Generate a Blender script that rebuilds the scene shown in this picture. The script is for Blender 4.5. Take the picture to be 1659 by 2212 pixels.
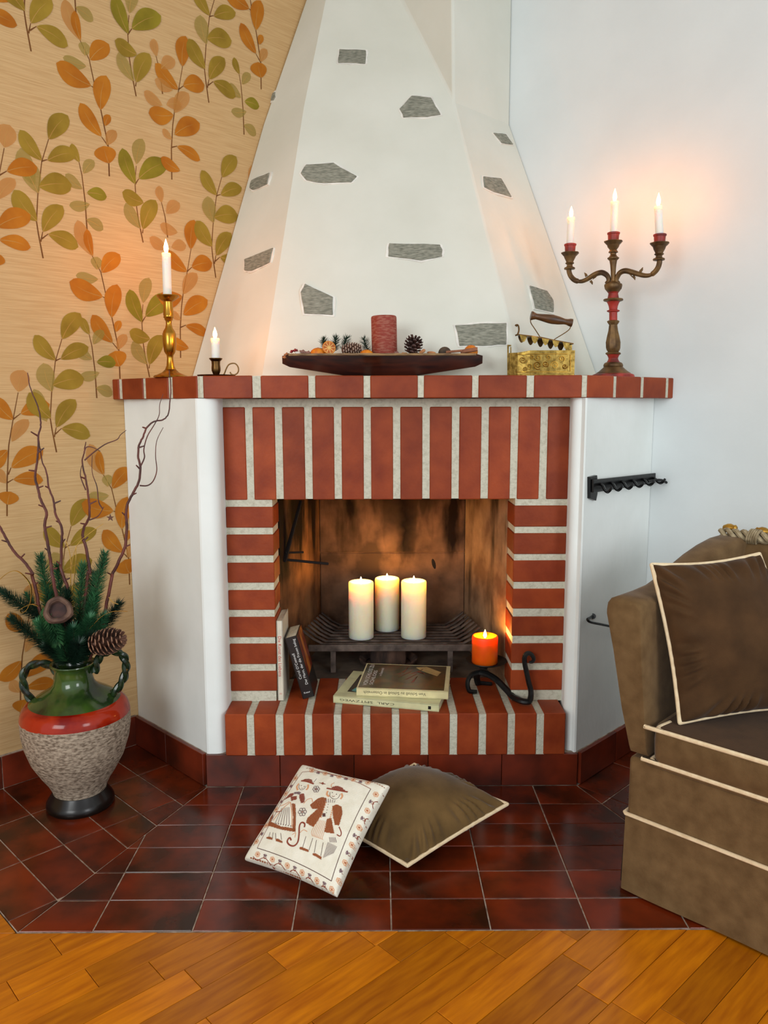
import bpy, bmesh, math, random
from mathutils import Vector, Matrix, noise
import numpy as np
random.seed(7)
PI = math.pi
scene = bpy.context.scene
COL = scene.collection
for o in list(bpy.data.objects): bpy.data.objects.remove(o)

# ------------------------------------------------------------------ camera
F_PX, PITCH, YAW, ROLL = 1688., .1350, -.0050, -.0020
CAM = np.array([-.0204, -1.4424, 1.0440])
def cam_matrix():
    cy, sy = math.cos(YAW), math.sin(YAW); cp, sp = math.cos(PITCH), math.sin(PITCH); cr, sr = math.cos(ROLL), math.sin(ROLL)
    Rz = np.array([[cy, sy, 0], [-sy, cy, 0], [0, 0, 1]]); A = np.array([[1, 0, 0], [0, 0, -1], [0, 1, 0]])
    Rx = np.array([[1, 0, 0], [0, cp, -sp], [0, sp, cp]]); Rr = np.array([[cr, -sr, 0], [sr, cr, 0], [0, 0, 1]])
    return Rr @ Rx @ A @ Rz
MC = cam_matrix()                       # rows: right, down, forward
cd = bpy.data.cameras.new('camera'); cam = bpy.data.objects.new('camera', cd); COL.objects.link(cam)
cd.sensor_fit = 'VERTICAL'; cd.sensor_height = 24; cd.lens = F_PX / 2212 * 24
cd.clip_start = .02; cd.clip_end = 60
mw = Matrix.Identity(4)
for i in range(3):
    mw[i][0] = MC[0][i]; mw[i][1] = -MC[1][i]; mw[i][2] = -MC[2][i]; mw[i][3] = CAM[i]
cam.matrix_world = mw
scene.camera = cam

# ------------------------------------------------------------------ world, lights, exposure
w = bpy.data.worlds.new('world'); scene.world = w; w.use_nodes = True
bg = w.node_tree.nodes['Background']; bg.inputs[0].default_value = (.88, .95, 1.0, 1); bg.inputs[1].default_value = .90
def area(name, loc, target, sx, sy, power, col):
    l = bpy.data.lights.new(name, 'AREA'); l.shape = 'RECTANGLE'; l.size = sx; l.size_y = sy; l.energy = power; l.color = col
    o = bpy.data.objects.new(name, l); COL.objects.link(o); o.location = loc
    o.rotation_euler = (Vector(target) - Vector(loc)).to_track_quat('-Z', 'Y').to_euler()
    return o
area('window_daylight', (-1.7, -3.0, 1.75), (0, .8, 1.0), 1.5, 1.3, 54, (.97, 1.0, .99))
area('right_fill_light', (2.1, -2.7, 1.6), (.2, .8, .9), 1.0, 1.2, 32, (.95, .98, 1.0))  # added fill light that brightens the right side of the fireplace
vs = scene.view_settings; vs.view_transform = 'Standard'; vs.look = 'None'; vs.gamma = 1; vs.use_curve_mapping = False
vs.exposure = 0.0

# ------------------------------------------------------------------ helpers
def ray(u, v):
    return MC.T @ np.array([(u - 829.5) / F_PX, (v - 1106) / F_PX, 1.])
def P(u, v, n, c):
    n = np.array(n, float); d = ray(u, v); t = (c - n @ CAM) / (n @ d); return Vector(CAM + t * d)
def fl(u, v, z=0.): return P(u, v, (0, 0, 1), z)
def W(u, v, Y): return P(u, v, (0, 1, 0), Y)
def mpp(u, v, Y):                       # metres per pixel for a thing at depth plane Y
    X = W(u, v, Y); return float(MC[2] @ (np.array(X) - CAM)) / F_PX
def lin(c):
    c /= 255.; return c / 12.92 if c <= .04045 else ((c + .055) / 1.055) ** 2.4
def rgb(r, g, b): return (lin(r), lin(g), lin(b), 1)

def M(name, col, rough=.5, metal=0., col2=None, scale=20., stretch=(1, 1, 1), lo=.35, hi=.65, bump=0., bscale=60., bstretch=None,
      rnd=0., coat=0., spec=.5, sss=0., ssr=.01, sscol=None, sheen=0., emit=None, estr=0., alpha=None, detail=4., trans=0.):
    m = bpy.data.materials.new(name); m.use_nodes = True; nt = m.node_tree; N = nt.nodes; L = nt.links
    b = N['Principled BSDF']; b.inputs['Roughness'].default_value = rough; b.inputs['Metallic'].default_value = metal
    b.inputs['Specular IOR Level'].default_value = spec
    tc = N.new('ShaderNodeTexCoord')
    mp = N.new('ShaderNodeMapping'); L.new(tc.outputs['Object'], mp.inputs[0]); mp.inputs['Scale'].default_value = stretch
    col = tuple(col); col2 = tuple(col2) if col2 else tuple(min(1, c * .78) for c in col[:3]) + (1,)
    no = N.new('ShaderNodeTexNoise'); no.inputs['Scale'].default_value = scale; no.inputs['Detail'].default_value = detail
    L.new(mp.outputs[0], no.inputs[0])
    if rnd:
        oi = N.new('ShaderNodeObjectInfo'); ad = N.new('ShaderNodeVectorMath'); ad.operation = 'ADD'
        sc = N.new('ShaderNodeVectorMath'); sc.operation = 'SCALE'; sc.inputs['Scale'].default_value = 37.
        cb = N.new('ShaderNodeCombineXYZ'); L.new(oi.outputs['Random'], cb.inputs[0]); L.new(oi.outputs['Random'], cb.inputs[1])
        L.new(cb.outputs[0], sc.inputs[0]); L.new(tc.outputs['Object'], ad.inputs[0]); L.new(sc.outputs[0], ad.inputs[1]); L.new(ad.outputs[0], mp.inputs[0])
    rp = N.new('ShaderNodeValToRGB'); rp.color_ramp.elements[0].position = lo; rp.color_ramp.elements[1].position = hi
    rp.color_ramp.elements[0].color = col2; rp.color_ramp.elements[1].color = col
    L.new(no.outputs['Fac'], rp.inputs[0])
    out = rp.outputs[0]
    if rnd:
        hs = N.new('ShaderNodeHueSaturation'); mr = N.new('ShaderNodeMapRange')
        mr.inputs['To Min'].default_value = 1 - rnd; mr.inputs['To Max'].default_value = 1 + rnd
        L.new(oi.outputs['Random'], mr.inputs[0]); L.new(mr.outputs[0], hs.inputs['Value']); L.new(out, hs.inputs['Color']); out = hs.outputs[0]
    L.new(out, b.inputs['Base Color'])
    if bump:
        n2 = N.new('ShaderNodeTexNoise'); n2.inputs['Scale'].default_value = bscale; n2.inputs['Detail'].default_value = 5
        mp2 = N.new('ShaderNodeMapping'); L.new(tc.outputs['Object'], mp2.inputs[0]); mp2.inputs['Scale'].default_value = bstretch or stretch
        L.new(mp2.outputs[0], n2.inputs[0])
        bp = N.new('ShaderNodeBump'); bp.inputs['Strength'].default_value = bump; bp.inputs['Distance'].default_value = .002
        L.new(n2.outputs['Fac'], bp.inputs['Height']); L.new(bp.outputs[0], b.inputs['Normal'])
    if coat: b.inputs['Coat Weight'].default_value = coat; b.inputs['Coat Roughness'].default_value = .12
    if sss:
        b.inputs['Subsurface Weight'].default_value = sss; b.inputs['Subsurface Scale'].default_value = ssr
        b.inputs['Subsurface Radius'].default_value = sscol or (1, .5, .25)
    if sheen: b.inputs['Sheen Weight'].default_value = sheen; b.inputs['Sheen Roughness'].default_value = .4
    if emit: b.inputs['Emission Color'].default_value = emit; b.inputs['Emission Strength'].default_value = estr
    if alpha is not None: b.inputs['Alpha'].default_value = alpha
    return m

class MB:
    def __init__(s): s.v = []; s.f = []
    def add(s, vs_, fs):
        o = len(s.v); s.v += [tuple(p) for p in vs_]; s.f += [tuple(i + o for i in f) for f in fs]; return s
    def box(s, c, d, R=None, b=0.):
        hx, hy, hz = d[0] / 2, d[1] / 2, d[2] / 2; c = Vector(c)
        if b:
            bm = bmesh.new(); bmesh.ops.create_cube(bm, size=1)
            for q in bm.verts: q.co = Vector((q.co.x * d[0], q.co.y * d[1], q.co.z * d[2]))
            bmesh.ops.bevel(bm, geom=bm.edges[:], offset=b, segments=1, affect='EDGES', profile=.5)
            bm.verts.index_update()
            vv = [q.co.copy() for q in bm.verts]; ff = [[q.index for q in f.verts] for f in bm.faces]; bm.free()
        else:
            vv = [Vector((x, y, z)) for z in (-hz, hz) for y in (-hy, hy) for x in (-hx, hx)]
            ff = [(0, 2, 3, 1), (4, 5, 7, 6), (0, 1, 5, 4), (2, 6, 7, 3), (0, 4, 6, 2), (1, 3, 7, 5)]
        if R is not None: vv = [R @ q for q in vv]
        return s.add([q + c for q in vv], ff)
    def extrude(s, base, off):            # 3-D polygon pushed along a vector
        base = [Vector(p) for p in base]; off = Vector(off); n = len(base)
        nrm = Vector((0, 0, 0))
        for i in range(n): nrm += base[i].cross(base[(i + 1) % n])
        if nrm.dot(off) > 0: base = base[::-1]
        vv = base + [p + off for p in base]
        return s.add(vv, [tuple(range(n)), tuple(range(2 * n - 1, n - 1, -1))] + [(i, i + n, (i + 1) % n + n, (i + 1) % n) for i in range(n)])
    def prism(s, poly, z0, z1): return s.extrude([(p[0], p[1], z0) for p in poly], (0, 0, z1 - z0))
    def lathe(s, prof, c=(0, 0, 0), seg=28, R=None, mod=None):
        c = Vector(c); vv = []; ff = []; n = len(prof)
        for j, (r, z) in enumerate(prof):
            for i in range(seg):
                a = 2 * PI * i / seg; rr = r * (mod(a, j / (n - 1)) if mod else 1); p = Vector((rr * math.cos(a), rr * math.sin(a), z))
                vv.append((R @ p if R is not None else p) + c)
        for j in range(n - 1):
            for i in range(seg):
                k = (i + 1) % seg; ff.append((j * seg + i, j * seg + k, (j + 1) * seg + k, (j + 1) * seg + i))
        if prof[0][0] > 1e-5: ff.append(tuple(range(seg - 1, -1, -1)))
        if prof[-1][0] > 1e-5: ff.append(tuple((n - 1) * seg + i for i in range(seg)))
        return s.add(vv, ff)
    def tube(s, pts, r, seg=8, closed=False, sq=None, cap=True):
        pts = [Vector(p) for p in pts]; n = len(pts); rr = r if hasattr(r, '__len__') else [r] * n
        vv = []; ff = []; up = Vector((0, 0, 1)); prev = None
        for i, p in enumerate(pts):
            t = (pts[(i + 1) % n] - pts[i - 1]) if closed else (pts[min(i + 1, n - 1)] - pts[max(i - 1, 0)])
            t.normalize()
            if prev is None:
                a = t.cross(up)
                if a.length < .1: a = t.cross(Vector((1, 0, 0)))
            else: a = prev - t * prev.dot(t)
            a.normalize(); prev = a; b = t.cross(a)
            for k in range(seg):
                q = 2 * PI * (k + .5) / seg; vv.append(p + (a * math.cos(q) * (sq[0] if sq else 1) + b * math.sin(q) * (sq[1] if sq else 1)) * rr[i])
        for i in range(n if closed else n - 1):
            j = (i + 1) % n
            for k in range(seg):
                l = (k + 1) % seg; ff.append((i * seg + k, i * seg + l, j * seg + l, j * seg + k))
        if cap and not closed: ff += [tuple(range(seg - 1, -1, -1)), tuple((n - 1) * seg + k for k in range(seg))]
        return s.add(vv, ff)
    def ell(s, c, r, R=None, su=12, sv=8, fn=None):
        prof = []; vv = []; ff = []; c = Vector(c)
        for j in range(sv + 1):
            th = PI * j / sv - PI / 2
            for i in range(su):
                a = 2 * PI * i / su; p = Vector((math.cos(th) * math.cos(a), math.cos(th) * math.sin(a), math.sin(th)))
                if fn: p = p * fn(p)
                p = Vector((p.x * r[0], p.y * r[1], p.z * r[2])); vv.append((R @ p if R is not None else p) + c)
        for j in range(sv):
            for i in range(su):
                k = (i + 1) % su; ff.append((j * su + i, j * su + k, (j + 1) * su + k, (j + 1) * su + i))
        return s.add(vv, ff)
    def build(s, name, mat, parent=None, smooth=None, bevel=0, kind=None, label=None, sub=0, auto=35):
        mi = parent_inv(parent); me = bpy.data.meshes.new(name)
        me.from_pydata([mi @ Vector(p) for p in s.v], [], s.f); me.validate()
        bm = bmesh.new(); bm.from_mesh(me); bmesh.ops.remove_doubles(bm, verts=bm.verts, dist=1e-6)
        bmesh.ops.recalc_face_normals(bm, faces=bm.faces); bm.to_mesh(me); bm.free()
        me.materials.append(mat)
        o = bpy.data.objects.new(name, me); COL.objects.link(o)
        if parent: o.parent = parent
        if smooth is None or smooth: me.shade_smooth(); me.set_sharp_from_angle(angle=math.radians(auto))
        if bevel:
            b = o.modifiers.new('bevel', 'BEVEL'); b.width = bevel; b.segments = 2; b.limit_method = 'ANGLE'; b.angle_limit = math.radians(40)
        if sub: q = o.modifiers.new('sub', 'SUBSURF'); q.levels = sub; q.render_levels = sub
        if kind: o['kind'] = kind
        if label: o['label'] = label
        return o
WM = {}
def parent_inv(p):
    if p is None: return Matrix.Identity(4)
    m = p.matrix_basis.copy(); q = p.parent
    while q: m = q.matrix_basis @ m; q = q.parent
    return m.inverted()
def tag(o, label=None, cat=None, group=None, kind=None):
    if label: o['label'] = label
    if cat: o['category'] = cat
    if group: o['group'] = group
    if kind: o['kind'] = kind
    return o
def empty(name, loc, label, cat, group=None, rz=0., kind=None):
    o = bpy.data.objects.new(name, None); COL.objects.link(o); o.location = loc; o.rotation_euler = (0, 0, rz); o.empty_display_size = .05
    return tag(o, label, cat, group, kind)
def place(name, mesh, loc, rot=(0, 0, 0), parent=None, scale=None):     # linked piece sharing mesh data; loc in world space
    o = bpy.data.objects.new(name, mesh); COL.objects.link(o)
    o.location = parent_inv(parent) @ Vector(loc); o.rotation_euler = rot
    if scale: o.scale = scale
    if parent: o.parent = parent
    return o
def mesh_of(mb, name, mat, smooth=True, auto=35):
    me = bpy.data.meshes.new(name); me.from_pydata([Vector(p) for p in mb.v], [], mb.f); me.validate()
    bm = bmesh.new(); bm.from_mesh(me); bmesh.ops.recalc_face_normals(bm, faces=bm.faces); bm.to_mesh(me); bm.free()
    if smooth: me.shade_smooth(); me.set_sharp_from_angle(angle=math.radians(auto))
    me.materials.append(mat); return me
def catmull(pts, k=6):
    pts = [Vector(p) for p in pts]; q = [pts[0]] + pts + [pts[-1]]; out = []
    for i in range(1, len(q) - 2):
        for j in range(k):
            t = j / k; a, b, c, d = q[i - 1], q[i], q[i + 1], q[i + 2]
            out.append(.5 * ((2 * b) + (c - a) * t + (2 * a - 5 * b + 4 * c - d) * t * t + (3 * b - a - 3 * c + d) * t ** 3))
    out.append(pts[-1]); return out
def clip(poly, nx, ny, c):               # keep nx*x+ny*y <= c
    out = []
    for i in range(len(poly)):
        a, b = poly[i], poly[(i + 1) % len(poly)]; da = nx * a[0] + ny * a[1] - c; db = nx * b[0] + ny * b[1] - c
        if da <= 0: out.append(a)
        if da * db < 0:
            t = da / (da - db); out.append((a[0] + (b[0] - a[0]) * t, a[1] + (b[1] - a[1]) * t))
    return out
def text_into(mb, s, org, ex, ey, h, thick=.0003, width=None, align='c'):
    """letters as thin solid shapes on the plane org + x*ex + y*ey"""
    cu = bpy.data.curves.new('t', 'FONT'); cu.body = s; cu.size = 1; cu.resolution_u = 2
    o = bpy.data.objects.new('t', cu); COL.objects.link(o); bpy.context.view_layer.update()
    me = o.evaluated_get(bpy.context.evaluated_depsgraph_get()).to_mesh()
    vv = [v.co.copy() for v in me.vertices]; ff = [tuple(p.vertices) for p in me.polygons]
    bpy.data.objects.remove(o); bpy.data.curves.remove(cu)
    x0 = min(v.x for v in vv); x1 = max(v.x for v in vv)
    sy = h / .72; sx = width / (x1 - x0) if width else sy
    ox = {'c': (x0 + x1) / 2, 'l': x0}[align]
    org = Vector(org); ex = Vector(ex).normalized(); ey = Vector(ey).normalized(); n = ex.cross(ey)
    mb.add([org + ex * (v.x - ox) * sx + ey * (v.y - .36) * sy + n * thick for v in vv], ff)

# ------------------------------------------------------------------ materials of the setting
m_wallpaper = M('wallpaper', rgb(208, 174, 126), .75, col2=rgb(192, 155, 106), scale=3., stretch=(3.5, 3.5, 130), lo=.32, hi=.68, bump=.12, bscale=3, bstretch=(3, 3, 140), spec=.2, detail=8)
m_plaster = M('white_plaster', rgb(243, 247, 244), .8, col2=rgb(234, 238, 234), scale=5, bump=.35, bscale=45, bstretch=(1, 1, .5), spec=.2)  # column plaster raised in tone to stand for the stronger light on it
m_plaster2 = M('white_plaster_fine_dimmed', rgb(220, 222, 212), .8, col2=rgb(212, 214, 203), scale=4, bump=.22, bscale=70, spec=.2)  # hood plaster toned down: its weaker light is put into the colour
m_wallwhite = M('wall_white', rgb(222, 228, 228), .85, col2=rgb(216, 222, 222), scale=4, bump=.15, bscale=90, spec=.2)
m_ceiling = M('ceiling_white', rgb(230, 230, 226), .9)
m_brick = M('clinker_brick', rgb(158, 68, 28), .5, col2=rgb(126, 46, 17), scale=14, stretch=(1, 1, 1), lo=.3, hi=.75, bump=.25, bscale=120, rnd=.15, spec=.28)
m_mortar = M('mortar', rgb(206, 203, 184), .9, col2=rgb(186, 182, 163), scale=110, lo=.3, hi=.55, bump=1., bscale=200, spec=.15)
m_tile = M('clay_tile', rgb(112, 38, 12), .2, col2=rgb(42, 19, 9), scale=7, lo=.34, hi=.66, bump=.12, bscale=30, rnd=.16, spec=.36)
m_basetile = M('clay_base_tile', rgb(122, 44, 22), .3, col2=rgb(62, 24, 13), scale=9, lo=.3, hi=.7, bump=.12, bscale=40, rnd=.14, spec=.5)
m_grout = M('grey_grout', rgb(184, 168, 152), .9, col2=rgb(120, 100, 84), scale=40)
m_plank = M('parquet_oak', rgb(204, 122, 8), .3, col2=rgb(158, 82, 4), scale=9, stretch=(1, 8, 1), lo=.25, hi=.75, bump=.08, bscale=20, rnd=.26, spec=.4, detail=8)
m_subfloor = M('dark_joint', rgb(84, 40, 10), .7)
m_stone = M('grey_stone', rgb(158, 158, 144), .85, col2=rgb(106, 108, 97), scale=62, stretch=(1, 1, 5), lo=.3, hi=.7, bump=1., bscale=30, bstretch=(1, 1, 4), spec=.2, rnd=.08)

def soot_mat(name, base, base2, z0, z1, amount=1.):
    m = M(name, base, .85, col2=base2, scale=9, bump=.8, bscale=50, spec=.15); nt = m.node_tree; N = nt.nodes; L = nt.links
    b = N['Principled BSDF']; src = b.inputs['Base Color'].links[0].from_socket
    tc = N.new('ShaderNodeTexCoord'); sp = N.new('ShaderNodeSeparateXYZ'); L.new(tc.outputs['Object'], sp.inputs[0])
    mr = N.new('ShaderNodeMapRange'); mr.inputs['From Min'].default_value = z0; mr.inputs['From Max'].default_value = z1; L.new(sp.outputs[2], mr.inputs[0])
    mp = N.new('ShaderNodeMapping'); mp.inputs['Scale'].default_value = (9, 9, 2.2); L.new(tc.outputs['Object'], mp.inputs[0])
    no = N.new('ShaderNodeTexNoise'); no.inputs['Scale'].default_value = 1.6; no.inputs['Detail'].default_value = 5; L.new(mp.outputs[0], no.inputs[0])
    ma = N.new('ShaderNodeMath'); ma.operation = 'MULTIPLY_ADD'; L.new(no.outputs['Fac'], ma.inputs[0]); ma.inputs[1].default_value = 4.2; ma.inputs[2].default_value = -2.35
    ad = N.new('ShaderNodeMath'); ad.operation = 'ADD'; ad.use_clamp = True; L.new(ma.outputs[0], ad.inputs[0]); L.new(mr.outputs[0], ad.inputs[1])
    mu = N.new('ShaderNodeMath'); mu.operation = 'MULTIPLY'; L.new(ad.outputs[0], mu.inputs[0]); mu.inputs[1].default_value = 1. * amount
    mx = N.new('ShaderNodeMix'); mx.data_type = 'RGBA'; L.new(mu.outputs[0], mx.inputs[0]); L.new(src, mx.inputs[6]); mx.inputs[7].default_value = rgb(20, 11, 7)
    L.new(mx.outputs[2], b.inputs['Base Color']); return m
m_fireback = soot_mat('sooty_fireback', rgb(132, 98, 74), rgb(70, 52, 40), .46, .60)
m_firewall = soot_mat('sooty_firewall', rgb(142, 98, 62), rgb(78, 52, 34), .44, .66, 1.)
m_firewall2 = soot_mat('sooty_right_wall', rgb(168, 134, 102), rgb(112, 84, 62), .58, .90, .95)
def plumes(m):
    nt = m.node_tree; N = nt.nodes; L = nt.links; mx = [n for n in N if n.type == 'MIX'][0]; old = mx.inputs[0].links[0].from_socket
    tc = N.new('ShaderNodeTexCoord'); sp = N.new('ShaderNodeSeparateXYZ'); L.new(tc.outputs['Object'], sp.inputs[0])
    no = N.new('ShaderNodeTexNoise'); no.inputs['Scale'].default_value = 14; L.new(tc.outputs['Object'], no.inputs[0])
    ws = N.new('ShaderNodeMath'); ws.operation = 'MULTIPLY_ADD'; L.new(no.outputs[0], ws.inputs[0]); ws.inputs[1].default_value = .07; L.new(sp.outputs[0], ws.inputs[2])
    mr = N.new('ShaderNodeMapRange'); mr.inputs['From Min'].default_value = -.20; mr.inputs['From Max'].default_value = .31; L.new(ws.outputs[0], mr.inputs[0])
    rp = N.new('ShaderNodeValToRGB'); L.new(mr.outputs[0], rp.inputs[0]); el = rp.color_ramp.elements; el[0].position = 0; el[0].color = (0, 0, 0, 1); el[1].position = 1; el[1].color = (0, 0, 0, 1)
    for p, c in ((.30, .05), (.39, .5), (.46, .9), (.52, .6), (.57, .0), (.62, .3), (.69, .75), (.77, .3), (.86, .05)): e = el.new(p); e.color = (c, c, c, 1)
    zr_ = N.new('ShaderNodeMapRange'); L.new(sp.outputs[2], zr_.inputs[0]); zr_.inputs['From Min'].default_value = .60; zr_.inputs['From Max'].default_value = .76; zr_.inputs['To Min'].default_value = 1.; zr_.inputs['To Max'].default_value = 0.
    mu = N.new('ShaderNodeMath'); mu.operation = 'MULTIPLY'; L.new(rp.outputs[0], mu.inputs[0]); L.new(zr_.outputs[0], mu.inputs[1])
    sb = N.new('ShaderNodeMath'); sb.operation = 'SUBTRACT'; sb.use_clamp = True; L.new(old, sb.inputs[0]); L.new(mu.outputs[0], sb.inputs[1]); L.new(sb.outputs[0], mx.inputs[0])
plumes(m_fireback)
m_ash = M('ash_floor', rgb(96, 84, 70), .9, col2=rgb(58, 48, 40), scale=14, bump=.6)
m_flue = M('soot_black', rgb(22, 13, 9), .9)

# ------------------------------------------------------------------ structure: walls, floor, ceiling
WC = 1.67                                   # left wall: Y-X=WC   right wall: X+Y=WC
def wall(name, sx, length, mat):
    a = Vector((0, WC, 0)); b = Vector((sx * length * .70711, WC - length * .70711, 0)); n = Vector((sx * .70711, .70711, 0)) * .12
    mb = MB(); mb.extrude([a, b, b + Vector((0, 0, 2.75)), a + Vector((0, 0, 2.75))], n)
    return tag(mb.build(name, mat, smooth=False), kind='structure')
wall_left = wall('wall_left', -1, 4.3, m_wallpaper)
wall_right = wall('wall_right', 1, 4.3, m_wallwhite)
ceil = MB().prism([(0, WC + .2), (-3.3, WC - 3.1), (-3.3, -1.9), (3.3, -1.9), (3.3, WC - 3.1)], 2.75, 2.85).build('ceiling', m_ceiling, smooth=False); tag(ceil, kind='structure')
floor = MB().prism([(0, WC + .2), (-3.3, WC - 3.1), (-3.3, -2.2), (3.3, -2.2), (3.3, WC - 3.1)], -.08, -.004).build('floor', m_subfloor, smooth=False); tag(floor, kind='structure')

def slab(poly, z0, z1, ch=.0012):
    n = len(poly); cx = sum(p[0] for p in poly) / n; cy = sum(p[1] for p in poly) / n
    def ins(p):
        dx, dy = p[0] - cx, p[1] - cy; l = math.hypot(dx, dy) + 1e-9; k = max(0, 1 - ch * 1.4 / l); return (cx + dx * k, cy + dy * k)
    mb = MB(); v = [(p[0], p[1], z0) for p in poly] + [(p[0], p[1], z1 - ch) for p in poly] + [(*ins(p), z1) for p in poly]
    f = [tuple(2 * n + i for i in range(n))] + [(i, (i + 1) % n, (i + 1) % n + n, i + n) for i in range(n)] + [(i + n, (i + 1) % n + n, (i + 1) % n + 2 * n, i + 2 * n) for i in range(n)]
    f.append(tuple(range(n - 1, -1, -1)))
    return mb.add(v, f)
def area2(p): return abs(sum(p[i][0] * p[(i + 1) % len(p)][1] - p[(i + 1) % len(p)][0] * p[i][1] for i in range(len(p)))) / 2
def piece(name, poly, z0, z1, mat, parent, ch=.0012, rot=0.):
    """a flat piece with its own origin (and its grain along local x)"""
    if len(poly) < 3 or area2(poly) < 2e-4: return None
    cx = sum(p[0] for p in poly) / len(poly); cy = sum(p[1] for p in poly) / len(poly); c, s = math.cos(rot), math.sin(rot)
    loc = [((p[0] - cx) * c + (p[1] - cy) * s, -(p[0] - cx) * s + (p[1] - cy) * c) for p in poly]
    me = mesh_of(slab(loc, z0, z1, ch), name, mat, smooth=False)
    return place(name, me, (cx, cy, 0), (0, 0, rot), parent)
# parquet
TH = math.radians(42.5); px_, py_ = (math.cos(TH), math.sin(TH)), (-math.sin(TH), math.cos(TH))
rp = random.Random(3); PW, PL = .0652, .335
for k in range(-38, 18):
    off = rp.random() * PL
    for i in range(-9, 9):
        a0, a1 = i * PL + off, (i + 1) * PL + off; b0, b1 = k * PW - .012, (k + 1) * PW - .012; g = .0006
        q = [(a * px_[0] + b * py_[0], a * px_[1] + b * py_[1]) for a, b in ((a0 + g, b0 + g), (a1 - g, b0 + g), (a1 - g, b1 - g), (a0 + g, b1 - g))]
        cx = sum(p[0] for p in q) / 4; cy = sum(p[1] for p in q) / 4
        if cx < -1.75 or cx > 1.5 or cy < -.92: continue
        dz = rp.uniform(-.0005, .0003)
        if cy < .15: piece('plank', clip(q, 0, 1, -.003), -.004, dz, m_plank, floor, .0006, TH)
        r = clip(clip(clip(q, 0, -1, .002), 1, 1, -.7535), -1, 1, WC - .012)
        if len(r) > 2 and cy > -.1 and cx < -.7: piece('plank', r, -.004, dz, m_plank, floor, .0006, TH)
# hearth tiling
R2 = .70710678
CL, CR = (-.501, .600), (.523, .600)
bedpoly = [(-.7500, 0), (.7720, 0), (.7720 + .45, .45), (.55, WC - .56), (-.56, WC - .57), (-.7500 - .455, .455)]
bed = MB().prism(bedpoly, -.0038, -.0012).build('hearth_bed', m_grout, floor, smooth=False)
G = .0014
for j in range(6):
    for i in range(-5, 6):
        x0, x1, y0, y1 = i * .2 + G, (i + 1) * .2 - G, j * .1 + G, (j + 1) * .1 - G
        q = clip(clip([(x0, y0), (x1, y0), (x1, y1), (x0, y1)], -1, .4142, .7495 - G), 1, .4142, .7715 - G)
        piece('tile', q, -.0015, rp.uniform(-.0004, .0004) + .0006, m_tile, bed)
for sx, C0, amax in ((-1, CL, .402), (1, CR, .387)):
    for r in range(7):
        for i in range(-2, 3):
            a0, a1, b0, b1 = i * .2 + G, (i + 1) * .2 - G, r * .1 + G, (r + 1) * .1 - G
            if r == 6: continue
            a1 = min(a1, amax); 
            if a1 <= a0: continue
            q = [(C0[0] + sx * R2 * (a + b), C0[1] + R2 * (a - b)) for a, b in ((a0, b0), (a1, b0), (a1, b1), (a0, b1))]
            q = clip(q, *((1, -.4142, -.7495 - G) if sx < 0 else (-1, -.4142, -.7715 - G)))
            piece('tile', q, -.0015, rp.uniform(-.0004, .0004) + .0006, m_tile, bed, rot=-sx * PI / 4)

# baseboards along the two walls
def base_run(name, p0, p1, parent, n_out, h=.093, t=.012, L=.2, mat=m_basetile, start=0.):
    p0, p1 = Vector((*p0, 0)), Vector((*p1, 0)); d = (p1 - p0); tot = d.length; d.normalize(); n = Vector((*n_out, 0)).normalized(); k = start
    while k < tot - .004:
        a, b = max(k, 0) + .0008, min(k + L, tot) - .0008
        if b - a > .003:
            c = p0 + d * (a + b) / 2 + n * t / 2; me = mesh_of(MB().box((0, 0, 0), (b - a, t, h - .002), b=.001), name, mat, False)
            place(name, me, (c.x, c.y, .001 + h / 2), (0, 0, math.atan2(d.y, d.x)), parent)
        k += L
def strip(p0, p1, n_out, name, parent=None, h=.094, t=.010, mat=m_grout):
    a, b = Vector((*p0, 0)), Vector((*p1, 0)); n = Vector((*n_out, 0)).normalized() * t
    return MB().extrude([a, b, b + Vector((0, 0, h)), a + Vector((0, 0, h))], n).build(name, mat, parent, smooth=False)
BL0, BL1 = (-.785, WC - .785), (-2.6, WC - 2.6)
bs = strip(BL0, BL1, (1, -1), 'baseboard_left'); tag(bs, kind='structure'); base_run('tile', BL0, BL1, bs, (1, -1))
BR0, BR1 = (.797, WC - .797), (2.6, WC - 2.6)
bs = strip(BR0, BR1, (-1, -1), 'baseboard_right'); tag(bs, kind='structure'); base_run('tile', BR0, BR1, bs, (-1, -1))

# ------------------------------------------------------------------ printed leaves of the wallpaper (flat print on the wall)
def leafmat(name, c1, c2, mixf):
    m = M(name, c1, .7, col2=c2, scale=16, stretch=(1, 1, 1), lo=.25, hi=.75, spec=.2, detail=6); nt = m.node_tree; N = nt.nodes; L = nt.links
    b = N['Principled BSDF']; tr = N.new('ShaderNodeBsdfTransparent'); mx = N.new('ShaderNodeMixShader'); mx.inputs[0].default_value = mixf
    L.new(tr.outputs[0], mx.inputs[1]); L.new(b.outputs[0], mx.inputs[2]); L.new(mx.outputs[0], N['Material Output'].inputs[0]); return m
LM = {'o': leafmat('print_orange', rgb(196, 124, 30), rgb(168, 94, 16), .9), 'f': leafmat('print_pale_orange', rgb(212, 150, 78), rgb(196, 130, 54), .55),
      'g': leafmat('print_olive', rgb(168, 138, 46), rgb(136, 108, 28), .88), 'e': leafmat('print_green', rgb(154, 138, 38), rgb(122, 106, 22), .9),
      'p': leafmat('print_pale_olive', rgb(176, 152, 72), rgb(160, 138, 60), .55), 's': leafmat('print_stem', rgb(128, 84, 40), rgb(104, 62, 30), .95),
      'v': leafmat('print_vein', rgb(214, 168, 96), rgb(200, 150, 80), .6)}
LB = {k: MB() for k in LM}
EW = Vector((R2, R2, 0)); NW = Vector((R2, -R2, 0)); OW = Vector((-WC / 2, WC / 2, 0))
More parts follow.
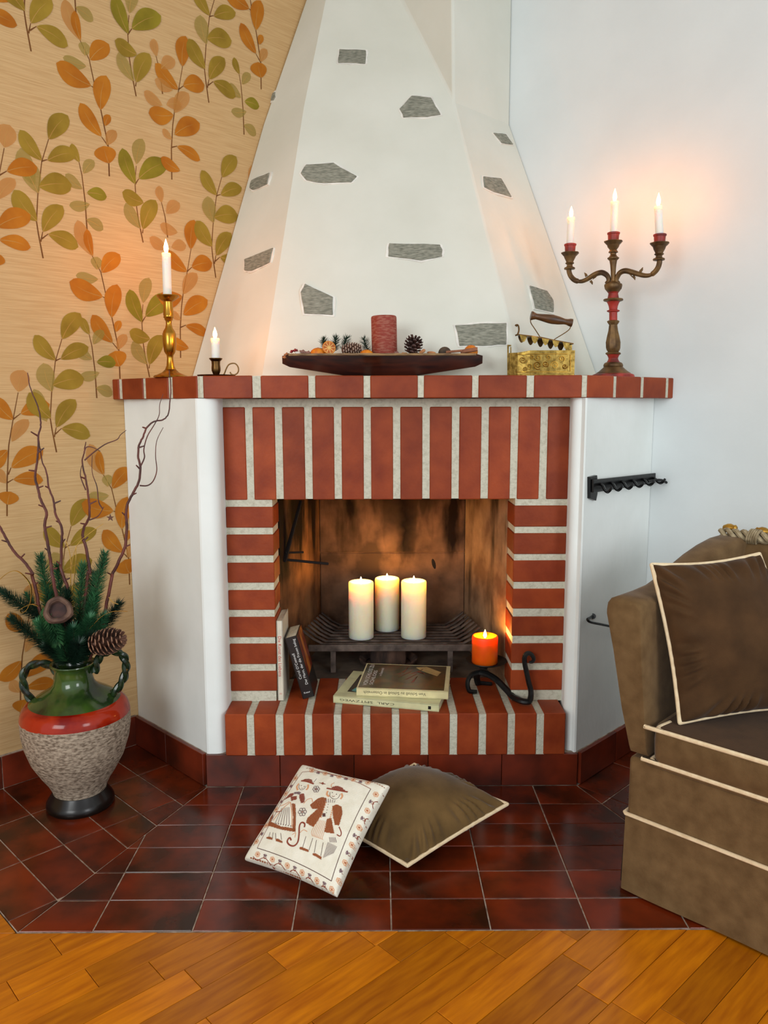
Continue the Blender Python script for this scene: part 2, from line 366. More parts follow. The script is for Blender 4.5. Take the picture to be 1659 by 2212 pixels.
def wl(u, v): X = P(u, v, (-1, 1, 0), WC); return ((X - OW).dot(EW), X.z)
layer = [0]
def wpt(a, z, h=0.): return OW + EW * a + Vector((0, 0, z)) + NW * h
def leaf(key, b, t, wd, vein=True):
    layer[0] = (layer[0] + 1) % 60; h = .0006 + layer[0] * .00003
    b = Vector(b); t = Vector(t); d = t - b; L = d.length
    if L < 1e-4: return
    d.normalize(); n = Vector((-d.y, d.x)); N_ = 13; pts = []
    cv = .06 * L
    for s_ in (1, -1):
        rng = range(N_) if s_ == 1 else range(N_ - 2, 0, -1)
        for i in rng:
            q = i / (N_ - 1); hw = .5 * wd * (math.sin(PI * q ** 1.12)) ** .62 * (.82 + .3 * q) if 0 < q < 1 else 0
            pts.append(b + d * L * q + n * (hw * s_ + cv * math.sin(PI * q)))
    LB[key].add([wpt(p.x, p.y, h) for p in pts], [tuple(range(len(pts)))])
    if vein:
        m = [b + d * L * q + n * cv * math.sin(PI * q) for q in (0, .25, .5, .78)]; ww = [.0009, .0008, .0006, .0002]
        A = [wpt(*(p + n * w_), h + .00002) for p, w_ in zip(m, ww)]; B = [wpt(*(p - n * w_), h + .00002) for p, w_ in zip(m, ww)]
        LB['v'].add(A + B, [(i, i + 1, i + 5, i + 4) for i in range(3)])
def stem(key, pts, w0=.0020, w1=.0010):
    h = .0005; A = []; B = []; n_ = len(pts)
    for i, p in enumerate(pts):
        p = Vector(p); t = Vector(pts[min(i + 1, n_ - 1)]) - Vector(pts[max(i - 1, 0)]); t.normalize(); n = Vector((-t.y, t.x)); w_ = w0 + (w1 - w0) * i / max(1, n_ - 1)
        A.append(wpt(*(p + n * w_), h)); B.append(wpt(*(p - n * w_), h))
    LB[key].add(A + B, [(i, i + 1, i + 1 + n_, i + n_) for i in range(n_ - 1)])
# each motif traced once: (origin pixel, px scale), stems, leaves (kind, base, tip, width) in zoomed pixels
Z1 = (0, 0, 2.37); Z3 = (0, 800, 3.95)
MOT = {
 'A': (Z1, (558, 908), [[(558, 908), (552, 750), (515, 570), (487, 460), (455, 310), (410, 215), (375, 100)], [(487, 460), (465, 445)], [(550, 750), (518, 705)]],
   [('p', (440, 345), (320, 300), 62), ('p', (432, 290), (436, 222), 64), ('f', (545, 748), (592, 675), 56), ('o', (556, 842), (530, 752), 128), ('o', (518, 705), (408, 532), 88), ('o', (535, 650), (560, 594), 42),
    ('o', (512, 568), (542, 392), 96), ('o', (465, 445), (285, 328), 108), ('o', (458, 312), (556, 232), 88), ('f', (412, 215), (328, 0), 84), ('o', (410, 212), (380, 60), 50)]),
 'B': (Z1, (880, 920), [[(880, 920), (878, 760), (885, 640), (895, 560), (915, 460), (935, 340)], [(880, 755), (908, 748)], [(912, 460), (940, 440)]],
   [('f', (892, 578), (965, 478), 76), ('f', (880, 715), (832, 660), 42), ('o', (922, 876), (822, 808), 66), ('o', (905, 750), (1024, 822), 62), ('o', (893, 690), (1022, 632), 98), ('o', (888, 590), (760, 580), 92),
    ('o', (912, 460), (794, 325), 82), ('o', (937, 440), (1046, 436), 92), ('o', (932, 342), (950, 186), 86)]),
 'C': (Z1, (735, 1243), [[(735, 1243), (712, 1130), (700, 1050), (693, 930), (700, 850)], [(732, 1195), (735, 1175)], [(694, 945), (714, 915)]],
   [('p', (722, 1172), (645, 1040), 72), ('p', (700, 842), (732, 712), 72), ('g', (733, 1176), (800, 1026), 88), ('g', (738, 1040), (628, 985), 80), ('e', (695, 945), (628, 760), 84), ('e', (712, 916), (857, 832), 100)]),
 'D': (Z1, (222, 1325), [[(222, 1325), (198, 1200), (188, 1135), (195, 1000), (215, 830), (250, 715)], [(210, 1240), (220, 1190)], [(216, 1225), (248, 1200)], [(214, 828), (243, 820)]],
   [('p', (196, 992), (150, 828), 100), ('g', (220, 1190), (322, 1056), 92), ('g', (248, 1200), (402, 1268), 90), ('g', (190, 1136), (72, 975), 104), ('g', (200, 958), (368, 950), 112),
    ('g', (215, 825), (102, 668), 84), ('g', (243, 824), (392, 784), 84), ('g', (250, 716), (348, 594), 96)]),
 'E': (Z1, (1250, 690), [[(1250, 690), (1245, 560), (1235, 440), (1225, 380)]],
   [('p', (1248, 640), (1312, 692), 58), ('p', (1262, 572), (1184, 572), 50), ('e', (1252, 520), (1328, 546), 60), ('p', (1235, 502), (1172, 428), 54), ('p', (1240, 432), (1282, 378), 48), ('g', (1226, 382), (1198, 294), 42)]),
 'F': (Z1, (858, 1215), [[(858, 1215), (845, 1110), (825, 1030)]],
   [('f', (826, 1036), (814, 950), 50), ('f', (850, 1092), (918, 1038), 66), ('f', (908, 1190), (818, 1150), 62), ('f', (856, 1272), (764, 1216), 64), ('f', (876, 1266), (952, 1256), 62)]),
 'G': (Z3, (60, 1245), [[(60, 1245), (60, 960), (75, 640), (110, 430), (155, 190)], [(62, 960), (112, 930)], [(70, 890), (95, 830)], [(110, 420), (175, 370)]],
   [('f', (100, 610), (242, 420), 112), ('p', (400, 440), (290, 160), 150), ('f', (155, 185), (200, -2), 165), ('o', (175, 372), (424, 290), 150), ('o', (110, 422), (-60, 232), 140), ('o', (64, 680), (-126, 826), 140), ('o', (95, 832), (368, 680), 165),
    ('f', (50, 965), (-24, 840), 92), ('o', (112, 932), (368, 940), 122), ('o', (64, 1148), (92, 1036), 172)])}
ANCH = {'A': [(236, 381), (259, 818), (280, 1263), (564, 193), (602, 657)], 'B': [(371, 388), (390, 773)], 'C': [(294, 208), (309, 524), (323, 815)],
        'D': [(93, 558), (122, 977), (67, 111), (451, 222), (466, 600)], 'E': [(527, 291), (188, 498), (209, 860)], 'F': [(362, 513), (351, 203)], 'G': [(15, 1115), (-16, 600), (44, 1562)]}
RW = .539
for key, ((ox, oy, sc), an, stems, leaves) in MOT.items():
    cv = lambda p: wl(ox + p[0] / sc, oy + p[1] / sc)
    a0 = cv(an); pos = [wl(*q) for q in ANCH[key]]
    seen = list(pos)
    if key in 'CD': seen += [(p[0] + .002, min(q[1] for q in pos) - .524 * j) for j in (1, 2) for p in pos[:1]]
    for p in list(seen):
        for i in (-1, -2, -3):
            q = (p[0] + i * RW, p[1])
            if -2.3 < q[0] < (-.43 if key not in 'D' else -.6) and not any(abs(q[0] - r[0]) < .1 and abs(q[1] - r[1]) < .2 for r in seen): seen.append(q)
    for p in list(seen):
        q = (p[0], p[1] + .55)
        if max(r[1] for r in pos) + .1 < q[1] < 3.0 and key not in 'F' and not any(abs(q[0] - r[0]) < .1 and abs(q[1] - r[1]) < .3 for r in seen): seen.append(q)
    for p in seen:
        if p[1] < .12 or p[1] > 2.75: continue
        dx, dz = p[0] - a0[0], p[1] - a0[1]; mpz = math.hypot(*(Vector(cv((an[0], an[1] - 100))) - Vector(a0))) / 100
        for s_ in stems: stem('s', [(cv(q)[0] + dx, cv(q)[1] + dz) for q in s_])
        for kd, b, t, wd in leaves:
            B_, T_ = cv(b), cv(t); B_ = (B_[0] + dx, B_[1] + dz); T_ = (T_[0] + dx, T_[1] + dz)
            if max(B_[1], T_[1]) > 2.73 or min(B_[1], T_[1]) < .12: continue
            leaf(kd, B_, T_, wd * mpz)
NMP = {'o': 'orange_leaf_print', 'f': 'pale_orange_leaf_print', 'g': 'olive_leaf_print', 'e': 'green_leaf_print', 'p': 'pale_olive_leaf_print', 's': 'stem_print', 'v': 'vein_print'}
for k, mb in LB.items(): mb.build(NMP[k], LM[k], wall_left, smooth=False)

# ------------------------------------------------------------------ fireplace
fp = empty('fireplace', (0, .9, 0), 'white plastered corner fireplace with red brick surround, brick mantel and tapering hood', 'fireplace')
YS, YL, YWF = .693, .597, .613             # faces: surround bricks, hearth ledge bricks, white columns
ZM0, ZM1 = 1.064, 1.122                    # mantel underside / top
def bx(mb, x0, x1, y0, y1, z0, z1): return mb.box(((x0 + x1) / 2, (y0 + y1) / 2, (z0 + z1) / 2), (x1 - x0, y1 - y0, z1 - z0))
def arc(cx, cy, r, a0, a1, n=6): return [(cx + r * math.cos(math.radians(a0 + (a1 - a0) * i / n)), cy + r * math.sin(math.radians(a0 + (a1 - a0) * i / n))) for i in range(n + 1)]
# column plan: wall end, outer corner (softened), inner rounded corner, return to the surround, back
cl = [(-.776, .892), (-.505, .621), (-.5015, .6155), (-.496, YWF)] + arc(-.478, YWF + .032, .032, -90, 0, 8) + [(-.446, .70), (-.446, .815), (-.36, .83), (-.30, 1.27), (-.35, 1.315)]
cr = [(.788, .880), (.525, .621), (.5215, .6155), (.516, YWF)] + arc(.490 + .020, YWF + .032, .020, -90, -180, 8) + [(.4965, .70), (.4965, .815), (.39, .83), (.33, 1.27), (.38, 1.285)]
MB().prism(cl, 0, ZM0).build('column', m_plaster, fp, auto=24)
MB().prism(cr, 0, ZM0).build('column', m_plaster, fp, auto=24)
# plinth tiles in front of the columns
pl = MB(); pl.prism([(-.776, .880), (-.503, .6125), (.524, .6125), (.788, .868), (.76, .95), (.5, .66), (-.48, .66), (-.75, .95)], 0, .0905)
plo = pl.build('plinth', m_grout, fp, smooth=False)
X = [-.502, -.2985, -.094, .11, .3135, .5235]
for a, b in zip(X, X[1:]):
    me = mesh_of(MB().box((0, 0, 0), (b - a - .0016, .012, .0905), b=.001), 'tile', m_basetile, False)
    place('tile', me, ((a + b) / 2, .606, .0462), (0, 0, 0), plo)
base_run('tile', (-.503, .6115), (-.503 - .275, .6115 + .275), plo, (-1, -1)); base_run('tile', (.5245, .6115), (.5245 + .268, .6115 + .268), plo, (1, -1))
# surround
JL, JR = W(590, 1092, YS).x, W(1111, 1092, YS).x
XL, XR = -.446, .4965
ZT, ZB = W(850, 879, YS).z, W(850, 1079, YS).z
LEDGE = .2105
mo = MB(); bx(mo, XL, JL - .003, YS + .0035, .806, LEDGE - .002, ZB + .01); bx(mo, JR + .003, XR, YS + .0035, .806, LEDGE - .002, ZB + .01)
bx(mo, XL, XR, YS + .003, .812, ZB + .002, ZM0 - .001); mo.build('surround_mortar', m_mortar, fp, smooth=False)
bw = (XR - XL - 11 * .0204) / 12
zc = {}
def brick(parent, x0, x1, y0, y1, z0, z1, rz=0., lab=None):
    d = (round(x1 - x0, 3), round(y1 - y0, 3), round(z1 - z0, 3))
    if d not in zc: zc[d] = mesh_of(MB().box((0, 0, 0), d, b=.0022), 'brick', m_brick)
    return place('brick', zc[d], ((x0 + x1) / 2, (y0 + y1) / 2, (z0 + z1) / 2), (rp.uniform(-.002, .002), rp.uniform(-.003, .003), rz + rp.uniform(-.003, .003)), parent)
sur = bpy.data.objects['surround_mortar']
for i in range(12):
    x0 = XL + i * (bw + .0204); brick(sur, x0, x0 + bw, YS, YS + .112, ZB, ZT)
for s_, ys in (('L', [(1095, 1140), (1155, 1200), (1216, 1259), (1275, 1318), (1333, 1377), (1391, 1435), (1450, 1493)]), ('R', [(1092, 1138), (1152, 1197), (1211, 1257), (1272, 1315), (1332, 1374), (1390, 1433), (1448, 1491)])):
    for a, b in ys:
        x0, x1 = (XL, JL) if s_ == 'L' else (JR, XR); u = 540 if s_ == 'L' else 1160
        z1, z0 = W(u, a, YS).z, W(u, b, YS).z; brick(sur, x0, x1, YS, YS + .114, z0, z1)
# ledge
LX0, LX1 = -.446, .4865; lw = (LX1 - LX0 - 11 * .02) / 12
lm = MB(); bx(lm, LX0 + .001, LX1 - .001, YL + .0035, .884, .0915, LEDGE - .003); lm = lm.build('ledge_mortar', m_mortar, fp, smooth=False)
for i in range(12):
    x0 = LX0 + i * (lw + .02); brick(lm, x0, x0 + lw, YL, .884, .0918, LEDGE)
# mantel slab: front + two angled arms
MCL, MCR = (W(431, 835, .605).x, .605), (W(1268, 832, .605).x, .605)
EL, ER = (-.800 + .004, .870 - .004), (.828 - .004, .842 - .004)
def off(p, q, d):                         # inward offset of an edge p->q
    t = Vector((q[0] - p[0], q[1] - p[1])).normalized(); n = Vector((t.y, -t.x)); return n * d
mant = [EL, MCL, MCR, ER, (.60, 1.065), (.2, 1.03), (-.2, 1.03), (-.60, 1.065)]
r_ = .0035; mi = [(EL[0] + .003, EL[1] + .002), (MCL[0] + .001, MCL[1] + r_), (MCR[0] - .001, MCR[1] + r_), (ER[0] - .003, ER[1] + .002), (.60, 1.065), (.2, 1.03), (-.2, 1.03), (-.60, 1.065)]
mm = MB().prism(mi, ZM0 + .0015, ZM1 - .001).build('mantel', m_mortar, fp, smooth=False)
for a, b in [(438.5, 545), (563, 666), (681, 785), (800, 902.5), (916, 1020), (1034, 1138), (1154, 1257)]:
    brick(mm, W(a, 835, .605).x, W(b, 835, .605).x, .605, .715, ZM0, ZM1)
def onarm(u, c, e):                       # where the column u meets the line c->e (plan)
    n = (-(e[1] - c[1]), e[0] - c[0], 0); return P(u, 840, n, n[0] * c[0] + n[1] * c[1])
for c, e, segs in ((MCL, EL, [(425, 372), (362.6, 314), (308, 263), (256, 243)]), (MCR, ER, [(1270, 1326), (1333, 1385), (1392, 1439), (1445.5, 1454.5)])):
    ang = math.atan2(e[1] - c[1], e[0] - c[0]); dv = Vector((math.cos(ang), math.sin(ang), 0)); sgn = 1 if e[0] > c[0] else -1
    inn = Vector((-dv.y, dv.x, 0)) * sgn
    for a, b in segs:
        A, B = onarm(a, c, e), onarm(b, c, e); L_ = (B - A).length; m_ = (A + B) / 2 + inn * .035
        if a in (256, 1445.5): m_ = (A + B) / 2 + inn * .018
        d = (L_, .070 if a not in (256, 1445.5) else .036, ZM1 - ZM0)
        me = mesh_of(MB().box((0, 0, 0), d, b=.0022), 'brick', m_brick); place('brick', me, (m_.x, m_.y, (ZM0 + ZM1) / 2), (0, 0, ang), mm)
# firebox lining
YB = 1.22; XBL, XBR = W(692, 1250, YB).x, W(1003, 1250, YB).x; z0 = LEDGE - .004
def panel(name, a, b, z0, z1, mat, t=.03, out=1):
    a, b = Vector((*a, 0)), Vector((*b, 0)); d = (b - a).normalized(); n = Vector((-d.y, d.x, 0)) * t * out
    mb = MB(); A = a + Vector((0, 0, z0)); B = b + Vector((0, 0, z0)); mb.extrude([A, B, B + Vector((0, 0, z1 - z0)), A + Vector((0, 0, z1 - z0))], n)
    return mb.build(name, mat, fp, smooth=False, bevel=.003)
zj = W(850, 1193, YB).z
panel('firebox_side', (JL, .8085), (XBL, YB), z0, 1.02, m_firewall, .03, 1)
panel('firebox_side', (JR, .8085), (XBR, YB), z0, 1.02, m_firewall2, .03, -1)
panel('fireback', (XBL, YB), (XBR, YB), z0, zj - .002, m_fireback, .03, 1)
panel('fireback', (XBL, YB - .006), (XBR, YB - .006), zj + .002, 1.02, m_fireback, .03, 1)
q = MB(); bx(q, XBL - .02, XBR + .02, YB + .002, YB + .03, zj - .006, zj + .006); q.build('fireback_joint', m_fireback, fp, smooth=False)
bx_ = MB().prism([(JL, .8855), (JR, .8855), (XBR, YB), (XBL, YB)], LEDGE - .012, LEDGE - .003); bx_.build('firebox_floor', m_ash, fp, smooth=False)
MB().prism([(JL - .03, .812), (JR + .03, .812), (XBR + .03, YB + .03), (XBL - .03, YB + .03)], 1.021, 1.04).build('smoke_shelf', m_flue, fp, smooth=False)
hp_ = W(937, 1218, YB); MB().ell((hp_.x, YB + .0008, hp_.z), (.0075, .0016, .022), Matrix.Rotation(-.25, 3, 'Y')).build('fireback_hole', m_flue, fp, label='small dark hole in the fireback')
# hood
hA, hB, hC, hD = Vector((-.617, 1.053, ZM1)), Vector((-.350, .770, ZM1)), Vector((.375, .740, ZM1)), Vector((.660, 1.010, ZM1))
hE, hF, hL, hM = Vector((.204, 1.052, 1.95)), Vector((.408, 1.262, 1.955)), Vector((-.253, 1.119, 1.957)), Vector((-.402, 1.268, 1.957))
tE, tF, tL, tM = Vector((.188, 1.046, 2.75)), Vector((.408, 1.262, 2.75)), Vector((-.125, 1.44, 2.75)), Vector((-.16, 1.51, 2.75))
back = [Vector((0, WC, z)) for z in (ZM1, 1.956, 2.75)]
hm = MB(); V_ = [hA, hB, hC, hD, hM, hL, hE, hF, tM, tL, tE, tF] + back
HF = [(0, 1, 5, 4), (1, 2, 6), (1, 6, 5), (2, 3, 7, 6), (4, 5, 9, 8), (5, 6, 9), (6, 10, 9), (6, 7, 11, 10), (0, 4, 13, 12), (4, 8, 14, 13), (3, 12, 13, 7), (7, 13, 14, 11), (0, 12, 3, 2, 1), (8, 9, 10, 11, 14)]
hm.add(V_, HF)
hood = hm.build('hood', m_plaster2, fp, bevel=.008, auto=20)
def PP(u, v, tri):
    n = (tri[1] - tri[0]).cross(tri[2] - tri[0]); n.normalize(); return P(u, v, tuple(n), n.dot(tri[0])), n
m_chip = M('plaster_rim', rgb(240, 238, 230), .9, bump=1., bscale=150)
from mathutils.bvhtree import BVHTree
hood_bvh = BVHTree.FromPolygons([v[:] for v in V_], HF)
def hood_stone(pts, sc, ox, oy, tri):
    mu, mv = sum(a for a, b in pts) / len(pts), sum(b for a, b in pts) / len(pts)
    h, n, _, _ = hood_bvh.ray_cast(Vector(CAM), Vector(ray(ox + mu / sc, oy + mv / sc)))
    if n.dot(Vector(ray(829, 1106))) > 0: n = -n
    p = [P(ox + a / sc, oy + b / sc, tuple(n), n.dot(h)) for a, b in pts]; c = sum(p, Vector()) / len(p)
    # rough outline: subdivide and jitter
    def rough(pp, j, k=3):
        out = []
        for i in range(len(pp)):
            a, b = pp[i], pp[(i + 1) % len(pp)]
            for t in range(k):
                v = a.lerp(b, t / k); out.append(v + (v - c).normalized() * random.uniform(-j, j))
        return out
    s = MB(); s.extrude([v - n * .02 for v in rough(p, .0015)], n * .0245)
    st = s.build('stone', m_stone, hood, smooth=False, bevel=.0018)
    rim = [c + (v - c) * (1 + .006 / (v - c).length) for v in p]
    rm = MB(); rm.extrude([v - n * .02 for v in rough(rim, .002, 4)], n * .0215); rm.build('plaster_rim', m_chip, hood, smooth=False)
FT, LT, RT = (hB, hC, hE), (hB, hA, hM), (hC, hD, hF)
for pts in [[(410, 255), (548, 260), (545, 330), (470, 325), (405, 325)], [(780, 493), (880, 503), (905, 550), (930, 590), (860, 600), (740, 603), (720, 560)],
            [(240, 845), (380, 838), (500, 905), (470, 935), (330, 940), (240, 925), (212, 890)], [(665, 1248), (925, 1255), (938, 1280), (935, 1315), (830, 1335), (660, 1315)],
            [(235, 1455), (378, 1522), (378, 1615), (232, 1605), (215, 1500)], [(1005, 1668), (1130, 1660), (1267, 1655), (1262, 1765), (1150, 1770), (1025, 1772)]]:
    hood_stone(pts, 2.37, 560, 0, FT)
for pts in [[(1622, 98), (1605, 155), (1540, 205), (1515, 212), (1530, 165), (1570, 120)], [(1385, 885), (1370, 945), (1300, 975), (1280, 965), (1290, 925)], [(1400, 1272), (1385, 1345), (1290, 1390), (1255, 1385), (1255, 1330)], [(1392, 482), (1412, 472), (1412, 500), (1404, 516), (1390, 518)]]:
    hood_stone(pts, 2.37, 0, 0, LT if pts[0][1] > 400 else (hL, hM, tM))
for pts in [[(1195, 682), (1260, 690), (1296, 742), (1240, 735)], [(1145, 905), (1235, 915), (1290, 1012), (1200, 985), (1150, 960)], [(1382, 1465), (1470, 1490), (1503, 1540), (1503, 1600), (1410, 1580)]]:
    hood_stone(pts, 2.37, 560, 0, RT)

# ------------------------------------------------------------------ things
m_wax = M('white_wax', rgb(248, 240, 216), .35, col2=rgb(244, 234, 206), sss=1., ssr=.05, sscol=(1., .62, .22), spec=.4)
m_taper = M('white_taper_wax', rgb(244, 240, 232), .35, col2=rgb(240, 236, 226), sss=.8, ssr=.012, sscol=(1., .6, .2), spec=.4)
m_waxor = M('orange_wax', rgb(246, 112, 22), .35, col2=rgb(236, 92, 12), sss=1., ssr=.016, sscol=(1., .32, .05), spec=.4)
m_waxred = M('frosted_red_wax', rgb(140, 50, 34), .7, col2=rgb(156, 88, 70), scale=70, stretch=(1, 1, 3.5), lo=.40, hi=.56, bump=.8, bscale=80, sss=.15, ssr=.01)
m_wick = M('wick', rgb(30, 22, 16), .9)
def flame_mat():
    m = bpy.data.materials.new('flame'); m.use_nodes = True; nt = m.node_tree; nt.nodes.clear()
    e = nt.nodes.new('ShaderNodeEmission'); e.inputs[0].default_value = (1., .30, .04, 1); e.inputs[1].default_value = 165
    o = nt.nodes.new('ShaderNodeOutputMaterial'); nt.links.new(e.outputs[0], o.inputs[0]); return m
m_flame = flame_mat()
m_flame2 = m_flame.copy(); m_flame2.name = 'flame_small'; m_flame2.node_tree.nodes['Emission'].inputs[1].default_value = 560; m_flame2.node_tree.nodes['Emission'].inputs[0].default_value = (1., .50, .10, 1)
m_flame3 = m_flame.copy(); m_flame3.name = 'flame_tall'; m_flame3.node_tree.nodes['Emission'].inputs[1].default_value = 330
m_brass = M('polished_brass', rgb(196, 146, 58), .24, metal=1., col2=rgb(160, 112, 38), scale=18, bump=.1, bscale=50)
m_brassd = M('dark_brass', rgb(120, 88, 50), .35, metal=1., col2=rgb(80, 56, 30), scale=18)
m_brassirn = M('chased_brass', rgb(160, 132, 66), .42, metal=.9, col2=rgb(112, 88, 38), scale=90, lo=.35, hi=.65, bump=.4, bscale=140)
m_bronze = M('bronze_paint', rgb(132, 100, 58), .45, metal=.55, col2=rgb(66, 44, 24), scale=30, lo=.3, hi=.7)
m_redpaint = M('worn_red_paint', rgb(168, 44, 30), .5, col2=rgb(100, 26, 18), scale=30, lo=.35, hi=.6)
m_iron = M('wrought_iron', rgb(40, 42, 42), .42, metal=.5, col2=rgb(22, 22, 22), scale=30, bump=.6, bscale=60)
m_blackpaint = M('black_lacquered_iron', rgb(14, 14, 15), .3, metal=.2, bump=.3)
m_woodh = M('turned_wood', rgb(100, 64, 30), .4, col2=rgb(62, 36, 16), scale=20, stretch=(1, 6, 6))
m_bowl = M('dark_wood_bowl', rgb(62, 24, 12), .35, col2=rgb(26, 8, 6), scale=14, stretch=(.6, 6, 4))
m_bowlrim = M('bowl_rim', rgb(150, 116, 70), .5, col2=rgb(88, 60, 30), scale=40, stretch=(.5, 4, 4))

def teardrop(mb, base, h, r, lean=(0, 0)):
    prof = [(0, 0), (.45, .06), (.8, .18), (1., .32), (.92, .48), (.66, .66), (.36, .82), (.14, .93), (0, 1)]
    n0 = len(mb.v); mb.lathe([(max(a, 1e-6) * r, b * h) for a, b in prof], base, 12)
    for i in range(n0, len(mb.v)):
        x, y, z = mb.v[i]; t = (z - base[2]) / h; mb.v[i] = (x + lean[0] * t * t, y + lean[1] * t * t, z)
def candle(name, bottom, top, r, mat, label, group=None, flame=(.030, .0055), lit=True, well=.003, cat='candle', fm=None, wickh=.006, seg=32, fb=None):
    bottom, top = Vector(bottom), Vector(top); ax = (top - bottom); L = ax.length; R = ax.to_track_quat('Z', 'Y').to_matrix()
    t = empty(name, bottom, label, cat, group)
    prof = [(1e-6, 0), (r * .96, 0), (r, r * .06), (r, L - r * .16), (r * .97, L - r * .04), (r * .9, L), (r * .80, L - well * .3), (r * .45, L - well), (1e-6, L - well)]
    MB().lathe(prof, bottom, seg, R).build('wax', mat, t, auto=60)
    wb = bottom + R @ Vector((0, 0, L - well - .001)); wt = wb + R @ Vector((.0008, 0, wickh + .001))
    MB().tube([wb, (wb + wt) / 2, wt], .0008, 6).build('wick', m_wick, t)
    if lit:
        fb_ = wb + Vector((0, 0, wickh * .45)); f = MB(); teardrop(f, fb_, flame[0], flame[1]); f.build('flame', fm or m_flame, t)
    return t

# ---- brass candlestick with taper (left end of the mantel)
def lathe_px(prof, cx, Y, y0, ztop=None):
    """profile given as (photo row, half width px) for a turned thing standing on the mantel at depth Y"""
    k = mpp(cx, y0, Y); z0 = ztop if ztop is not None else 0
    return [(max(r * k, 1e-6), W(cx, y, Y).z) for y, r in prof]
YC = .735; c0 = W(369, 812, YC); dz = ZM1 - W(369, 813, YC).z
def zs(prof, dz): return [(r, z + dz) for r, z in prof]
st = empty('brass_candlestick', (c0.x, YC, ZM1), 'tall turned brass candlestick on the left end of the brick mantel', 'candlestick')
px = lambda lst: [(480 + y / 5.352, r / 1.0) for y, r in lst]
base = [(813, 30), (812.6, 36), (811, 36.5), (808.5, 34.5), (806.5, 28), (802, 18), (795.5, 11.5)]
stemp = [(795.5, 11.5), (787, 8.2), (771, 6.6), (764, 7.5), (761, 10), (757, 12), (741, 14), (719, 14.4), (716.5, 13.4), (713, 12.4), (706, 8), (698, 6.2), (691, 6.4), (688.5, 8.4), (685, 9), (683, 11), (680, 10), (678, 11), (652, 9.6), (649, 10)]
pan = [(649, 10), (646.5, 14), (641, 21), (637.5, 23.8), (635.5, 23), (637, 19), (638, 9.6)]
ab = lambda pr, Y, cx, d: [(p[0], p[1] + d) for p in lathe_px(pr, cx, Y, 810)]
A3 = (c0.x, YC, 0)
MB().lathe(ab(base, YC, 369, dz), A3, 40).build('base', m_brass, st, auto=50)
MB().lathe(ab(stemp, YC, 369, dz), A3, 32).build('stem', m_brass, st, auto=50)
MB().lathe(ab(pan, YC, 369, dz), A3, 32).build('drip_pan', m_brass, st, auto=50)
cb = W(366.5, 640, YC) + Vector((0, 0, dz - .004)); cb.x = c0.x - .001; ct = W(359, 544, YC) + Vector((0, 0, dz))
candle('taper_candle', cb, ct, mpp(362, 600, YC) * 9.3, m_taper, 'long lit white taper candle leaning in the tall brass candlestick', 'lit white taper candles', flame=(.038, .0062), fm=m_flame3)
# ---- brass chamberstick
YC2 = .672; c1 = W(467, 806, YC2); d2 = ZM1 - c1.z
ch = empty('chamberstick', (c1.x, YC2, ZM1), 'small brass chamberstick with round tray and curled twisted handle', 'candlestick')
k2 = mpp(467, 790, YC2)
MB().lathe([(1e-6, ZM1), (38 * k2, ZM1), (41 * k2, ZM1 + .004), (40 * k2, ZM1 + .0045), (36 * k2, ZM1 + .0015), (1e-6, ZM1 + .0015)], (c1.x, YC2, 0), 40).build('tray', m_brassd, ch)
MB().lathe(ab([(806, 6), (803, 5), (800, 7), (793, 9.6), (787, 9.8), (780, 9), (773, 9.5), (767.5, 14.2), (766, 14), (767, 11), (775, 8)], YC2, 467, d2), (c1.x, YC2, 0), 28).build('cup', m_brassd, ch)
hp = [(478, 805), (484, 800), (488, 790), (493, 781), (500, 777.5), (508, 778), (513.5, 784), (515, 792), (512, 799), (505, 802), (499, 800), (497, 796)]
MB().tube(catmull([W(a, b, YC2) + Vector((0, 0, d2)) for a, b in hp], 6), .0021, 8, sq=(1.25, .85)).build('handle', m_brassd, ch)
candle('taper_candle', W(466, 774, YC2) + Vector((0, 0, d2)), W(464.5, 723, YC2) + Vector((0, 0, d2)), k2 * 9.2, m_taper, 'short lit white candle stub in the small chamberstick', 'lit white taper candles', flame=(.030, .0056), fm=m_flame3)

# ---- three-armed candelabra
YK = .80; ck = W(1325, 806, YK); dk = ZM1 - W(1325, 809, YK).z; kk = mpp(1325, 700, YK)
cand = empty('candelabra', (ck.x, YK, ZM1), 'three-armed bronze and red painted candelabra on the right end of the mantel', 'candelabra')
def KY(u): return YK - .62 * (u - 1325) * kk          # the arms stand roughly parallel to the white wall
def K(u, v, dy=0.): return W(u, v, KY(u) + dy) + Vector((0, 0, dk))
KS = (K(1325, 516).x - ck.x) / (K(1325, 516).z - ZM1)
def lk(mb):                               # the old stem leans a touch
    mb.v = [(x + KS * (z - ZM1), y, z) for x, y, z in mb.v]; return mb
def kl(pr, cx=1325): return [(max(r * kk, 1e-6), K(cx, y).z) for y, r in pr]
AK = (ck.x, YK, 0)
lk(MB().lathe(kl([(810, 44), (808.5, 45.5), (803, 44), (800.5, 38), (800, 36)]), AK, 8 * 4, mod=lambda a, t: 1 + .02 * math.cos(8 * a))).build('foot', m_redpaint, cand, auto=50)
lk(MB().lathe(kl([(800.5, 37), (799, 36), (795, 30), (787, 21), (785.5, 20), (784, 21), (781, 20.5), (778, 19), (776, 16)]), AK, 32)).build('base', m_bronze, cand, auto=50)
lk(MB().lathe(kl([(776, 14), (771, 11), (767, 10), (762, 12), (759, 14)]), AK, 24)).build('red_collar', m_redpaint, cand)
lk(MB().lathe(kl([(759, 15), (757, 16.5), (755, 15), (753, 11), (750, 13.5), (745, 15), (733, 15.5), (720, 13), (707, 10), (695, 8.6), (690, 12), (687, 13), (685, 9)]), AK, 24, mod=lambda a, t: 1 + .05 * math.cos(8 * a))).build('baluster', m_bronze, cand)
